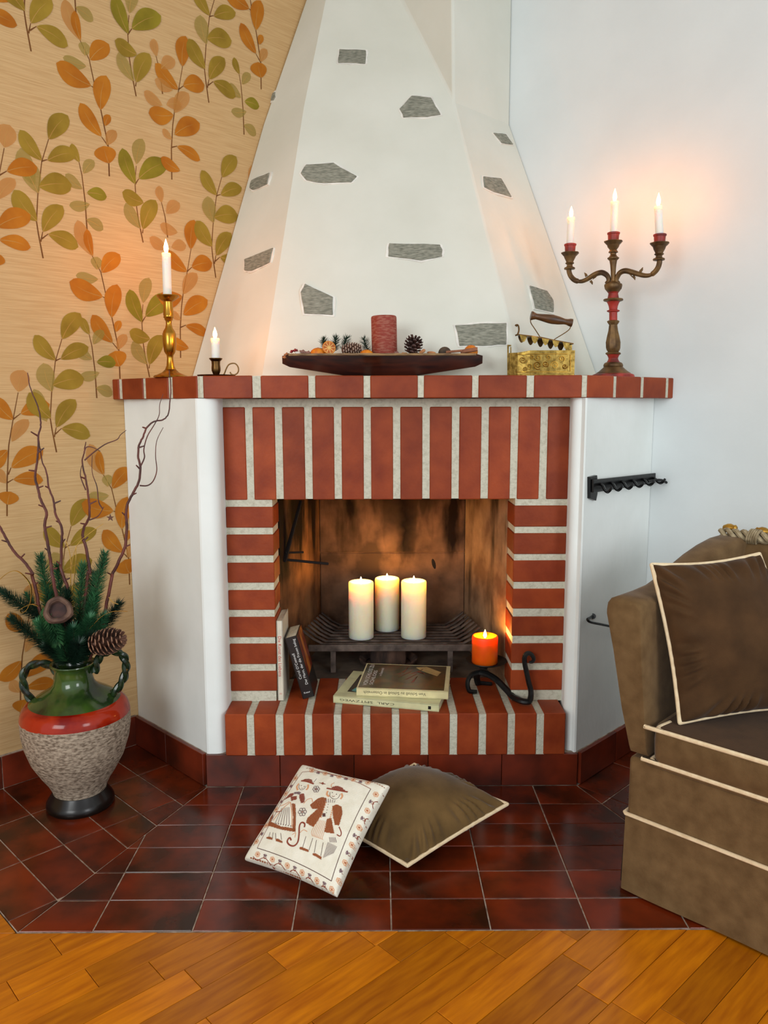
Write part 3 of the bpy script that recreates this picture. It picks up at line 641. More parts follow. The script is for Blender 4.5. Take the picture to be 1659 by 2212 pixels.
lk(MB().lathe(kl([(686, 8.5), (668, 8.5), (666, 13), (664, 13.5), (662, 8.5), (655, 9.5), (648, 12), (645, 14)]), AK, 24)).build('red_collar', m_redpaint, cand)
lk(MB().lathe(kl([(645, 14), (643, 20), (641, 21), (639, 20), (637.5, 12)]), AK, 24)).build('ring', m_bronze, cand)
lk(MB().lathe(kl([(638, 12), (627, 10), (624, 12)]), AK, 24)).build('red_collar', m_redpaint, cand)
lk(MB().lathe(kl([(624, 12), (620, 15), (617, 17.5), (610, 19), (607, 18), (605, 12), (600, 5)]), AK, 24, mod=lambda a, t: 1 + .03 * math.cos(10 * a))).build('crown', m_bronze, cand)
lk(MB().lathe(kl([(606, 4.8), (580, 5.2), (565, 6.5), (556, 8), (552, 12), (550, 12.2), (548, 9), (543, 6), (540, 6.5), (538.5, 10), (536.5, 9.5), (533, 7), (527, 11.5), (519, 14)]), AK, 24)).build('spindle', m_bronze, cand)
def cup(cx, ys):                          # ys = row of the saucer edge
    a = (K(cx, ys).x, KY(cx), 0)
    MB().lathe(kl([(ys + 6, 13), (ys + 2, 17), (ys - 1, 19.5), (ys - 2.2, 19), (ys - 1, 14), (ys, 10)], cx), a, 24, mod=lambda q, t: 1 + .03 * math.cos(8 * q)).build('saucer', m_bronze, cand)
    MB().lathe(kl([(ys, 10.5), (ys - 3, 11), (ys - 16, 11.8), (ys - 17, 13), (ys - 20, 13.4), (ys - 21, 12), (ys - 20, 8.2), (ys - 10, 8)], cx), a, 24).build('candle_cup', m_redpaint, cand)
cup(1325, 516)
armR = [(1338.7, 602), (1334, 604), (1332, 598), (1334.5, 590), (1340, 582), (1350, 578), (1362, 580), (1376, 584), (1392, 588), (1405, 587), (1415, 580), (1421.5, 571), (1424.5, 562), (1425, 555)]
armL = [(1309, 602), (1313, 604), (1315, 598), (1313, 590), (1306, 584), (1297, 582), (1283, 587), (1269, 596), (1256, 601), (1243, 599), (1234, 591), (1230, 582), (1228.8, 574)]
for pts, tips in ((armR, [((1383, 580), (1389, 570), 3.2), ((1368, 589), (1372, 598), 3.), ((1358, 581), (1366, 592), 2.4)]), (armL, [((1267, 590), (1262.5, 582), 3.2), ((1276, 600), (1280, 608), 3.), ((1290, 586), (1280, 597), 2.4)])):
    q = catmull([K(*p) for p in pts], 5); n = len(q); rr = [kk * (3.2 + 2.6 * math.sin(PI * min(1, i / n * 1.3)) if i < n * .7 else 5.6) for i in range(n)]
    mb = MB().tube(q, rr, 10)
    for b, t, r in tips: mb.tube([K(*b), K((b[0] + t[0]) / 2 + 1, (b[1] + t[1]) / 2), K(*t)], [kk * r, kk * r * .8, kk * .5], 8)
    mb.build('arm', m_bronze, cand)
for cx, ys, yb in ((1425, 519.5, 555), (1231.5, 541, 575)):
    a = (K(cx, ys).x, KY(cx), 0)
    MB().lathe(kl([(yb + 1, 6), (yb, 11.5), (yb - 2, 12.2), (yb - 4, 11), (yb - 5.5, 7), (yb - 10, 6), (yb - 12, 9), (yb - 13.5, 9.8), (yb - 15, 8), (yb - 17, 8), (yb - 24, 11.5), (ys + 5, 13.5)], cx), a, 24).build('bobeche', m_bronze, cand)
    cup(cx, ys)
for (cx, yb, tx, yt, fh, lab) in ((1231.5, 524, 1234, 462.5, .032, 'lit white taper candle in the left arm of the candelabra'), (1326, 499, 1328, 428, .036, 'lit white taper candle in the centre of the candelabra'), (1425, 503, 1422, 438, .036, 'lit white taper candle in the right arm of the candelabra')):
    candle('taper_candle', K(cx, yb), K(tx, yt), kk * 7.9, m_taper, lab, 'lit white taper candles', flame=(fh, .0058))

# ---- charcoal iron
YI = .675; di = ZM1 - W(1165, 807, YI).z; ki = mpp(1165, 750, YI)
def I(u, v, dy=0.): return W(u, v, YI) + Vector((0, dy, di))
ib = I(1165, 807); iron = empty('charcoal_iron', (ib.x, YI, ZM1), 'old brass charcoal iron with raised scalloped lid and turned wooden handle', 'iron')
xs0, xs1 = I(1099, 800).x, I(1235, 800).x
def iron_plan(f=1.):                       # boat-shaped plan: pointed toe at the left
    return [(xs1, .030 * f), (xs1 - .05, .034 * f), (xs0 + .05, .030 * f), (xs0 + .02, .018 * f), (xs0, .004), (xs0, -.004), (xs0 + .02, -.018 * f), (xs0 + .05, -.030 * f), (xs1 - .05, -.034 * f), (xs1, -.030 * f)]
zr = lambda v: I(1165, v).z
MB().prism([(x, YI + y) for x, y in iron_plan(1.06)], ZM1, zr(803)).build('sole_plate', m_brassirn, iron, smooth=False, bevel=.001, label='pale brass sole plate')
bw_ = MB(); pl_ = iron_plan(1.); n = len(pl_)
topz = [zr(753) if x > xs0 + .04 else zr(757) for x, y in pl_]
outer = [(x, YI + y, zr(803)) for x, y in pl_] + [(x, YI + y, z) for (x, y), z in zip(pl_, topz)]
inner = [(x * 1. + (.003 if x < ib.x else -.003), YI + y * .9, z) for (x, y), z in zip(pl_, topz)] + [(x + (.003 if x < ib.x else -.003), YI + y * .9, zr(801)) for x, y in pl_]
bw_.add(outer + inner, [(i, (i + 1) % n, (i + 1) % n + n, i + n) for i in range(n)] + [(i + n, (i + 1) % n + n, (i + 1) % n + 2 * n, i + 2 * n) for i in range(n)] + [(i + 2 * n, (i + 1) % n + 2 * n, (i + 1) % n + 3 * n, i + 3 * n) for i in range(n)] + [tuple(range(4 * n - 1, 3 * n - 1, -1))])
bw_.build('body', m_brassirn, iron, smooth=False)
sc_ = MB()                                 # chased scrollwork standing proud of the front side
def fy(x): return YI - (.0345 if x > xs0 + .05 else .0345 - .0045 * (xs0 + .05 - x) / .03 if x > xs0 + .02 else .019)
def scroll(u, v, r, turns, dirn=1, a0=0):
    pts = []
    for i in range(int(14 * turns) + 1):
        t = i / (14 * turns); a = a0 + dirn * 2 * PI * turns * t; rr = r * (1 - .85 * t); p = I(u + rr * math.cos(a), v + rr * math.sin(a)); pts.append((p.x, fy(p.x), p.z))
    sc_.tube(pts, .0010, 5)
for u, v, r, t, d_, a in ((1124, 773, 8, 1.4, 1, 0), (1138, 787, 7, 1.4, -1, 2), (1156, 785, 9, 1.7, 1, 1), (1157, 769, 7, 1.4, -1, 3), (1173, 782, 7, 1.5, 1, 0), (1178, 768, 6, 1.3, -1, 2), (1192, 785, 8.5, 1.7, 1, 3), (1207, 771, 7, 1.4, -1, 1), (1214, 787, 6, 1.3, 1, 0), (1130, 793, 5, 1.2, 1, 2), (1143, 768, 5, 1.2, 1, 4)): scroll(u, v, r, t, d_, a)
for v in (761, 799): sc_.tube([(I(u, v).x, fy(I(u, v).x), I(u, v).z) for u in range(1112, 1232, 12)], .0008, 5)
sc_.tube([(I(1226, v).x, YI - .0335, I(1226, v).z) for v in (762, 780, 798)], .0008, 5)
sc_.build('scrollwork', m_brass, iron)
MB().tube([I(1097.5, 805), I(1097.5, 742)], .0022, 8).tube([I(1103.5, 760), I(1103.5, 744)], .0015, 8).tube([I(1096, 741), I(1104, 741)], .0022, 8).build('hinge_post', m_brassirn, iron)
MB().extrude([I(1222, 757, -.004), I(1235, 757, -.004), I(1235, 740, -.004), I(1228, 738, -.004), I(1223, 744, -.004)], (0, .008, 0)).build('rear_lug', m_brassirn, iron, smooth=False)
lid = MB(); p0, p1 = I(1116, 718), I(1233, 740); sl = (p1 - p0)
lp = [(p0 + sl * t) for t in [i / 12 for i in range(13)]]
hw = [.006 + .026 * min(1, i / 3.5) for i in range(13)]
A = [p + Vector((0, -h, 0)) for p, h in zip(lp, hw)]; B = [p + Vector((0, h, 0)) for p, h in zip(lp, hw)]; up = Vector((0, 0, .0025))
lid.add(A + B + [q + up for q in A] + [q + up for q in B], [(i, i + 1, i + 14, i + 13) for i in range(12)] + [(i + 26, i + 27, i + 40, i + 39) for i in range(12)] + [(i, i + 1, i + 27, i + 26) for i in range(12)] + [(i + 13, i + 14, i + 40, i + 39) for i in range(12)] + [(0, 13, 39, 26), (12, 25, 51, 38)])
lid.build('lid', m_brassd, iron, smooth=False)
for i in range(5):                         # scalloped tongues hanging from the lid edge
    a = p0 + sl * ((i + .22) / 5.3); b = p0 + sl * ((i + .92) / 5.3)
    for s_, sh in ((-1, 0), (1, .0)):
        y = s_ * hw[min(12, int((i + .6) / 5.3 * 12))]; pts = []
        for j in range(9):
            t = j / 8; p = a.lerp(b, t); pts.append(p + Vector((0, y, -.0165 * math.sin(PI * t) ** .8)))
        MB().extrude(pts, (0, -.0015 * s_ * -1, 0)).build('scallop', m_brassirn if s_ < 0 else m_brassd, iron, smooth=False)
MB().tube(catmull([I(1113, 719), I(1118, 717), I(1121, 708), I(1120, 699), I(1117, 696), I(1114, 699)], 5), [.0022] * 22 + [.0035] * 4, 8).build('lid_hook', m_brassd, iron)
MB().tube(catmull([I(1146.5, 683), I(1147, 692), I(1156, 706), I(1165.5, 721), I(1164, 725)], 5), .0013, 8).tube(catmull([I(1233, 700), I(1229, 707), I(1218, 715), I(1200, 726), I(1197, 729)], 5), .0013, 8).tube([I(1165, 722), I(1197, 729)], .0012, 8).build('handle_wire', m_brassd, iron)
ha, hb_ = I(1147, 676), I(1236, 692); hd = hb_ - ha; HR = hd.to_track_quat('Z', 'Y').to_matrix(); Lh = hd.length
MB().lathe([(1e-6, 0), (9.2 * ki, 0), (9.6 * ki, .03 * Lh), (8 * ki, .07 * Lh), (6.2 * ki, .13 * Lh), (7.2 * ki, .24 * Lh), (9.5 * ki, .42 * Lh), (10 * ki, .52 * Lh), (8.6 * ki, .68 * Lh), (6 * ki, .82 * Lh), (6.4 * ki, .88 * Lh), (8.4 * ki, .95 * Lh), (8.6 * ki, Lh), (1e-6, Lh)], ha, 20, HR).build('handle', m_woodh, iron, label='turned brown wooden handle')

# ---- long boat-shaped bowl and what lies in it
YBW = .680; bc = W(826, 812, YBW); db = ZM1 - bc.z; kb = mpp(826, 780, YBW)
def Bp(u, v, dy=0.): return W(u, v, YBW) + Vector((0, dy, db))
bowl = empty('wooden_bowl', (bc.x, YBW, ZM1), 'long boat-shaped dark wooden bowl in the middle of the brick mantel', 'bowl')
xl, xr, xm0, xm1 = Bp(610, 775).x, Bp(1042, 775).x, Bp(758, 812).x, Bp(888, 812).x; xc = Bp(795, 800).x; zrim = Bp(826, 766).z; zend = Bp(826, 789).z
secs = []; NS = 28
for i in range(NS + 1):
    t = i / NS; x = xl + (xr - xl) * t
    hw_ = .020 + .040 * (1 - abs(2 * t - .88 if t < .44 else (t - .44) / .56 * 1.0) if t >= .44 else t / .44)
    hw_ = .016 + .044 * ((t / .44) if t < .44 else (1 - (t - .44) / .56)) ** .8
    e = min(t, 1 - t); rnd_ = math.sqrt(max(0, 1 - (1 - min(1, e / .03)) ** 2)); hw_ *= (.35 + .65 * rnd_)
    zb = zend + (ZM1 - zend) * ((x - xl) / (xm0 - xl)) if x < xm0 else (ZM1 if x <= xm1 else zend + (ZM1 - zend) * ((xr - x) / (xr - xm1)))
    zb = zb + (1 - rnd_) * .006; zt = zrim + (1 - rnd_) * -.004 + .002 * abs(2 * t - 1)
    secs.append((x, hw_, zb, zt))
bm_ = MB(); rows = []
for x, h, zb, zt in secs:
    wb_ = h * .45; th = .005; zi = max(min(zb + .010, zt - .002), zt - .011)
    rows.append([(x, YBW - h, zt), (x, YBW - h + .0006, zt - .006), (x, YBW - wb_, zb), (x, YBW + wb_, zb), (x, YBW + h - .0006, zt - .006), (x, YBW + h, zt), (x, YBW + h - th * .6, zt), (x, YBW + wb_, zi), (x, YBW - wb_, zi), (x, YBW - h + th * .6, zt)])
n = 10
bm_.add([p for r in rows for p in r], [(i * n + j, i * n + (j + 1) % n, (i + 1) * n + (j + 1) % n, (i + 1) * n + j) for i in range(NS) for j in range(n)] + [tuple(range(n)), tuple((NS) * n + j for j in range(n - 1, -1, -1))])
bm_.build('hull', m_bowl, bowl, auto=25)
rim_f = [(x, YBW - h - .0004, zt - .0015) for x, h, zb, zt in secs[1:-1]]
MB().tube(rim_f, .0018, 6, sq=(.5, 1.6)).build('rim', m_bowlrim, bowl, label='lighter worn rim')
zf = lambda x: zrim - .006                  # things inside lie just below the rim line
m_orange = M('dried_orange', rgb(226, 138, 24), .5, col2=rgb(196, 100, 14), scale=60, bump=.5, bscale=100, spec=.4)
m_pulp = M('orange_pulp', rgb(206, 112, 30), .6, col2=rgb(160, 70, 14), scale=50, bump=.6)
m_pith = M('orange_pith', rgb(238, 190, 110), .7)
m_cone = M('pine_cone_scale', rgb(112, 76, 58), .7, col2=rgb(64, 38, 28), scale=40)
m_cone2 = M('dark_cone_scale', rgb(84, 48, 36), .6, col2=rgb(44, 22, 16), scale=40)
m_conedge = M('cone_edge', rgb(150, 112, 86), .8)
m_conetip = M('cone_tip', rgb(176, 150, 132), .8)
m_needle = M('fir_needle', rgb(66, 128, 82), .5, col2=rgb(34, 82, 54), scale=14)
m_needle2 = M('dark_fir_needle', rgb(34, 66, 46), .5, col2=rgb(16, 38, 28), scale=14)
m_twig = M('brown_twig', rgb(74, 38, 28), .7, col2=rgb(44, 22, 18), scale=40)
m_cinn = M('cinnamon_bark', rgb(156, 100, 70), .8, col2=rgb(116, 68, 44), scale=30)
m_nut = M('nut_shell', rgb(196, 134, 84), .7, col2=rgb(150, 92, 52), scale=70, bump=.8, bscale=90)
m_pod = M('brown_pod', rgb(84, 66, 48), .8, col2=rgb(50, 36, 26), scale=50, bump=.8)
m_berry = M('red_petal', rgb(150, 28, 34), .45, col2=rgb(110, 16, 24))
m_cream = M('cream_petal', rgb(232, 224, 214), .8)
m_mauve = M('mauve_petal', rgb(150, 108, 96), .8, col2=rgb(112, 74, 64))

cz = Bp(829, 764)
candle('pillar_candle', (Bp(831, 764).x, YBW + .006, zrim - .0105), (Bp(829, 700).x, YBW + .006, Bp(829, 681).z), 27.5 * kb, m_waxred, 'unlit frosted red pillar candle standing in the wooden bowl', lit=False, wickh=.004)
def cone_(name, c, axis, L, r, mat, tipmat, label, group='pine cones in the wooden bowl', rows=9, per=9, cat='pine cone', wd=1.):
    t = empty(name, c, label, cat, group); R = Vector(axis).normalized().to_track_quat('Z', 'Y').to_matrix(); c = Vector(c); s = MB(); tp = MB()
    MB().lathe([(1e-6, 0), (r * .4, L * .1), (r * .42, L * .5), (r * .2, L * .9), (1e-6, L)], c, 10, R).build('core', mat, t)
    for j in range(rows):
        f = (j + .5) / rows; rr = r * math.sin(PI * (.18 + .74 * f)) ** .7; z = L * f
        for i in range(per):
            a = 2 * PI * (i + .5 * (j % 2)) / per + random.uniform(-.08, .08); d = Vector((math.cos(a), math.sin(a), 0)); tn = Vector((-math.sin(a), math.cos(a), 0)); lift = (.15 + .75 * f)
            b = d * rr * .25 + Vector((0, 0, z - L * .04)); e = d * rr + Vector((0, 0, z + rr * lift * .5)); w_ = rr * .30 * wd
            v = [b - tn * w_ * .4, b + tn * w_ * .4, e + tn * w_, e - tn * w_, b - tn * w_ * .3 + Vector((0, 0, .0015)), b + tn * w_ * .3 + Vector((0, 0, .0015)), e + tn * w_ * .8 + Vector((0, 0, .003)), e - tn * w_ * .8 + Vector((0, 0, .003))]
            s.add([R @ q + c for q in v], [(0, 3, 2, 1), (4, 5, 6, 7), (0, 1, 5, 4), (1, 2, 6, 5), (2, 3, 7, 6), (3, 0, 4, 7)])
            tp.box(R @ (e + Vector((0, 0, .0025)) + d * .0006) + c, (w_ * 1.2, .0012, .0022), R @ Matrix.Rotation(a + PI / 2, 3, 'Z'))
    s.build('scales', mat, t, smooth=False, kind='stuff'); tp.build('scale_tips', tipmat, t, smooth=False, kind='stuff'); return t
cone_('pine_cone', Bp(888, 764, -.005), (.25, 0, 1), .044, .024, m_cone2, m_cone2, 'dark open pine cone standing right of the red pillar candle', rows=7, per=8, wd=.8)
cone_('pine_cone', Bp(738, 757, -.018), (1, .05, .12), .050, .017, m_cone, m_conetip, 'pale-tipped pine cone lying left of the red pillar candle', rows=9, per=10)
def orange_slice(c, r, R, label, whole=False):
    t = empty('dried_orange', c, label, 'dried orange', 'dried oranges in the wooden bowl'); th = .004
    rim = MB(); n_ = 28
    rim.lathe([(r * .9, -th / 2), (r, -th * .3), (r, th * .3), (r * .9, th / 2), (r * .9, -th / 2)], c, 28, R); rim.build('rind', m_orange, t)
    MB().lathe([(1e-6, -th * .3), (r * .91, -th * .3), (r * .91, th * .3), (1e-6, th * .3)], c, 28, R).build('pulp', m_pith, t)
    sg = MB()
    for i in range(9):
        a0, a1 = 2 * PI * (i + .1) / 9, 2 * PI * (i + .9) / 9; m_ = (a0 + a1) / 2
        pts = [(r * .2 * math.cos(m_), r * .2 * math.sin(m_))] + [(r * .84 * math.cos(a0 + (a1 - a0) * q / 3), r * .84 * math.sin(a0 + (a1 - a0) * q / 3)) for q in range(4)]
        for s_ in (-1, 1): sg.extrude([R @ Vector((x, y, s_ * th * .3)) + Vector(c) for x, y in pts], R @ Vector((0, 0, s_ * .0006)))
    sg.build('segments', m_pulp, t, smooth=False, kind='stuff')
Rf = Matrix.Rotation(math.radians(78), 3, 'X')
orange_slice(Bp(712, 751, -.024), 14.5 * kb, Matrix.Rotation(.35, 3, 'Z') @ Rf, 'dried orange slice standing upright between the fir sprig and bowl rim')
def dome(u, v, r, lab, rz=.7, dy=0.):
    t = empty('dried_orange', Bp(u, v, dy), lab, 'dried orange', 'dried oranges in the wooden bowl')
    MB().ell(Bp(u, v, dy), (r * kb, r * kb * .8, r * kb * rz), su=18, sv=12).build('fruit', m_orange, t)
    MB().ell(Bp(u, v, dy) + Vector((0, 0, r * kb * rz)), (.0014, .0014, .0008)).build('stem_scar', m_pod, t)
dome(688, 763, 17, 'larger dried orange at the left of the wooden bowl', .72, -.012)
dome(792, 765, 14, 'small dried orange in front of the red pillar candle', .66, -.03)
dome(1018, 758, 15, 'dried orange at the right tip of the wooden bowl', .95, .006)
def sprig(name, p0, dirn, L, nl, n, mat, label, cat='fir sprig', group=None, droop=.0, r=.0012, flat=.0, nr=.00055, seedv=0):
    rr_ = random.Random(seedv); t = empty(name, p0, label, cat, group); d = Vector(dirn).normalized(); p0 = Vector(p0)
    pts = [p0 + d * L * i / 8 + Vector((0, 0, -droop * (i / 8) ** 2 * L)) for i in range(9)]; MB().tube(pts, [r * (1 - .08 * i) for i in range(9)], 6).build('twig', m_twig, t)
    s = MB(); a_ = d.cross(Vector((0, 0, 1)));
    if a_.length < .1: a_ = d.cross(Vector((0, 1, 0)))
    a_.normalize(); b_ = d.cross(a_)
    for i in range(n):
        f = i / n; k = min(7, int(f * 8)); p = pts[k].lerp(pts[k + 1], f * 8 - k); an = rr_.random() * 2 * PI; o = (a_ * math.cos(an) + b_ * math.sin(an) * (1 - flat)).normalized()
        ln = nl * (.75 + .35 * rr_.random()) * (1 - .45 * max(0, f - .75) * 4 * .6); v = (o * .92 + d * (.45 + .9 * max(0, f - .8) * 3)).normalized(); w_ = v.cross(d).normalized() * nr
        e = p + v * ln + d * ln * .12; m_ = p + v * ln * .55; u2 = v.cross(w_).normalized() * nr * .6
        s.add([p - w_ * .6, p + w_ * .6, p + u2, m_ + w_, m_ - w_, m_ + u2, e], [(0, 1, 3, 4), (1, 2, 5, 3), (2, 0, 4, 5), (4, 3, 6), (3, 5, 6), (5, 4, 6)])
    s.build('needles', mat, t, smooth=False, kind='stuff'); return t
for u, v, d_, L in ((705, 757, (-.25, .1, 1), .030), (722, 757, (.1, .1, 1), .034), (740, 756, (.35, 0, 1), .034)):
    sprig('fir_sprig', Bp(u, v, .012), d_, L * 1.1, .019, 150, m_needle2, {705: 'leftmost dark fir sprig sticking up behind the upright orange slice', 722: 'middle dark fir sprig sticking up behind the upright orange slice', 740: 'dark fir sprig sticking up right of the upright orange slice'}[u], group='fir sprigs in the wooden bowl', nr=.0008, seedv=u)
sprig('fir_sprig', Bp(795, 760, .006), (-.3, 0, 1), .038, .018, 120, m_needle2, 'dark fir sprig leaning against the left side of the red pillar candle', nr=.0008, seedv=5)
def lump(name, c, r, R, mat, label, cat, group=None, fn=None, part='body'):
    t = MB().ell(c, r, R, 14, 9, fn).build(name, mat); return tag(t, label, cat, group)
RX = lambda a: Matrix.Rotation(a, 3, 'Y')
lump('peanut', Bp(911, 760, -.03), (.0095, .0055, .0052), RX(-.6), m_nut, 'peanut shell leaning on the dark pine cone', 'nut', fn=lambda p: 1 - .22 * math.exp(-(p.x * 4) ** 2))
lump('peanut', Bp(931, 762, -.02), (.012, .005, .004), RX(.08), m_nut, 'flat pale shell lying right of the peanut', 'nut')
lump('seed_pod', Bp(960, 762, -.01), (14 * kb, .010, 13.5 * kb), None, m_pod, 'round dark brown pod right of the dark pine cone', 'seed pod')
MB_ = MB()
def cinnamon(a, b, r, lab, dy):
    A, B = Bp(*a, dy), Bp(*b, dy); t = empty('cinnamon_stick', A, lab, 'cinnamon stick', None)
    MB().tube([A, A.lerp(B, .33), A.lerp(B, .66), B], r, 10).build('bark_roll', m_cinn, t); MB().tube([A + Vector((0, -.0012, r * .8)), B + Vector((0, -.0012, r * .8))], r * .55, 8).build('bark_roll', m_cinn, t)
cinnamon((962, 761), (996, 758), .0028, 'thin cinnamon stick resting on the round dark pod', -.022)
cinnamon((994, 760), (1030, 754), .0046, 'thicker cinnamon stick in front of the dried orange at the right tip', -.012)
for u, v, r, m, lab in ((622, 765, (.008, .005, .0045), m_nut, 'curled tan petal at the left tip of the wooden bowl'), (617, 771, (.006, .004, .0035), m_nut, 'small tan husk spilling over the left tip of the bowl'), (632, 758, (.006, .006, .0035), m_berry, 'dark red petal above the tan petal at the left tip'),
                        (640, 756, (.007, .006, .004), m_berry, 'bright red petal left of the mauve petal'), (646, 763, (.009, .006, .005), m_cream, 'cream petal among the red petals'), (657, 760, (.010, .006, .005), m_mauve, 'mauve dried petal left of the large dried orange'),
                        (668, 762, (.008, .006, .005), m_mauve, 'brownish dried petal touching the large dried orange'), (858, 763, (.010, .006, .005), m_mauve, 'pinkish wood shaving right of the red pillar candle'), (872, 764, (.011, .006, .004), m_nut, 'tan wood shaving in front of the dark pine cone')):
    lump('dried_petal', Bp(u, v, -.012), r, RX(random.uniform(-.5, .5)), m, lab, 'potpourri', None, fn=lambda p: 1 + .25 * math.sin(5 * p.x + 3 * p.z))

# ------------------------------------------------------------------ in the firebox
GZ = .300
def lin_x(Y): t = (Y - .8085) / (YB - .8085); return JL + (XBL - JL) * t, JR + (XBR - JR) * t
m_cast = M('cast_iron_grate', rgb(112, 96, 86), .5, metal=.3, col2=rgb(70, 58, 52), scale=30, bump=.5)
gr = empty('fire_grate', (0, 1.06, LEDGE), 'black cast iron fire grate with upturned bars under the three pillar candles', 'grate')
for i in range(8):
    Y = .958 + i * .031; a, b = lin_x(Y); a += .016; b -= .016
    pts = [(a, Y, GZ + .040), (a + .035, Y, GZ + .012), (a + .065, Y, GZ - .004), (b - .065, Y, GZ - .004), (b - .035, Y, GZ + .012), (b, Y, GZ + .040)]
    MB().tube(pts, .0042, 6).build('bar', m_cast, gr, smooth=False)
a, b = lin_x(.94)
g_ = MB(); bx(g_, a + .04, b - .03, .936, .944, GZ - .022, GZ - .001); g_.build('front_rail', m_cast, gr, smooth=False, bevel=.0015)
g_ = MB(); bx(g_, a + .07, b - .07, 1.186, 1.192, GZ - .022, GZ - .006); g_.build('rear_rail', m_cast, gr, smooth=False)
for x in (-.17, .02, .20):
    g_ = MB(); bx(g_, x - .006, x + .006, .938, 1.19, GZ - .018, GZ - .0085); g_.build('cross_bar', m_cast, gr, smooth=False)
for x in (-.17, .20):
    for y in (.950, 1.175):
        g_ = MB(); bx(g_, x - .008, x + .008, y - .008, y + .008, LEDGE - .003, GZ - .014); g_.build('leg', m_cast, gr, smooth=False)
for cx, vb, vt, rp_, lab, dy in ((780, 1384, 1262, 27.0, 'left of the three lit cream pillar candles on the grate', 0), (836, 1366, 1254, 26.4, 'middle and rear one of the three lit pillar candles on the grate', 0), (893.5, 1383, 1260, 27.2, 'right of the three lit cream pillar candles on the grate', 0)):
    f_ = fl(cx, vb, GZ + .002); r = rp_ * mpp(cx, 1330, f_.y + .035); Yc = f_.y + r * .97; xb = W(cx, 1330, Yc).x
    zt = W(cx, vt, Yc - r).z
    candle('pillar_candle', (xb, Yc, GZ + .0018), (xb + .0004, Yc, zt), r, m_wax, lab, 'lit cream pillar candles on the grate', flame=(.024, .0042), well=.011, wickh=.007, seg=40, fm=m_flame2)
# log slice and ring under the grate
m_bark = M('bark', rgb(96, 70, 56), .95, col2=rgb(48, 34, 28), scale=26, stretch=(1, 1, .35), lo=.4, hi=.6, bump=1., bscale=60)
m_cutwood = M('cut_wood', rgb(150, 120, 88), .8, col2=rgb(120, 90, 62), scale=20)
lg = empty('log_piece', (.005, 1.04, LEDGE - .003), 'short piece of bark covered log under the fire grate', 'log')
MB().lathe([(.058, 0), (.060, .02), (.057, .058)], (.005, 1.04, LEDGE - .003), 28, mod=lambda a, t: 1 + .035 * math.sin(9 * a) + .02 * math.sin(23 * a)).build('bark', m_bark, lg)
MB().lathe([(1e-6, 0), (.055, 0), (.055, .0015), (1e-6, .0015)], (.005, 1.04, LEDGE + .0551), 24).build('cut_face', m_cutwood, lg)
rg = MB().lathe([(.082, 0), (.092, .008), (.096, .020), (.091, .020), (.080, .010), (.075, .004), (.082, 0)], (.005, 1.03, LEDGE - .0028), 36); tag(rg.build('saucer', m_bark), 'shallow brown dish around the log piece under the grate', 'dish')
# iron rod fittings on the left cheek
dm = empty('damper_rod', (JL + .02, .84, .65), 'black iron damper rod hanging at the left cheek of the firebox', 'iron rod')
q1, q2 = W(650, 1082, .90), W(614, 1214, .845)
MB().tube([q1, q1.lerp(q2, .5), q2], [.006, .0075, .009], 6, sq=(1, .5)).build('strap', m_flue, dm)
MB().tube([W(613, 1209, .845), W(640, 1211, .86), W(709, 1218, .90)], .0042, 8).build('rod', m_flue, dm); MB().tube([W(616, 1194, .85), W(655, 1193, .885)], .0035, 8).build('rod', m_flue, dm)

# ------------------------------------------------------------------ books
m_paper = M('book_pages', rgb(226, 216, 192), .9, col2=rgb(206, 194, 168), scale=60, stretch=(1, 1, 8))
m_cwhite = M('ivory_cover', rgb(228, 220, 200), .5); m_cblack = M('black_cover', rgb(22, 20, 20), .35, coat=.3)
m_colive = M('pale_olive_cover', rgb(216, 214, 166), .45, coat=.2); m_ccream = M('cream_cover', rgb(232, 220, 168), .4, coat=.2)
m_tred = M('red_print', rgb(190, 40, 36), .6, col2=rgb(190, 40, 36)); m_twhite = M('white_print', rgb(235, 235, 232), .6); m_tdark = M('dark_print', rgb(60, 58, 40), .6, col2=rgb(60, 58, 40))
def pic(name, cols, scale, stretch=(1, 1, 1)):
    m = bpy.data.materials.new(name); m.use_nodes = True; nt = m.node_tree; b = nt.nodes['Principled BSDF']; b.inputs['Roughness'].default_value = .3
    tc = nt.nodes.new('ShaderNodeTexCoord'); mp = nt.nodes.new('ShaderNodeMapping'); mp.inputs['Scale'].default_value = stretch; no = nt.nodes.new('ShaderNodeTexNoise'); no.inputs['Scale'].default_value = scale; no.inputs['Detail'].default_value = 5; no.inputs['Distortion'].default_value = .6
    rp = nt.nodes.new('ShaderNodeValToRGB'); rp.color_ramp.elements[0].position = .3; rp.color_ramp.elements[0].color = cols[0]; rp.color_ramp.elements[1].position = .72; rp.color_ramp.elements[1].color = cols[-1]
    for i, c in enumerate(cols[1:-1]): e = rp.color_ramp.elements.new(.3 + .42 * (i + 1) / (len(cols) - 1)); e.color = c
    nt.links.new(tc.outputs['Object'], mp.inputs[0]); nt.links.new(mp.outputs[0], no.inputs[0]); nt.links.new(no.outputs[0], rp.inputs[0]); nt.links.new(rp.outputs[0], b.inputs['Base Color']); return m
m_pic1 = pic('cover_art_dark', [rgb(34, 26, 14), rgb(62, 52, 26), rgb(96, 66, 34), rgb(78, 70, 44)], 14)
m_picf = pic('cover_art_flame', [rgb(30, 14, 10), rgb(120, 40, 14), rgb(220, 140, 50)], 22, (1, 1, .4))
m_teal = M('teal_print', rgb(110, 176, 168), .5, col2=rgb(70, 120, 120), scale=60)
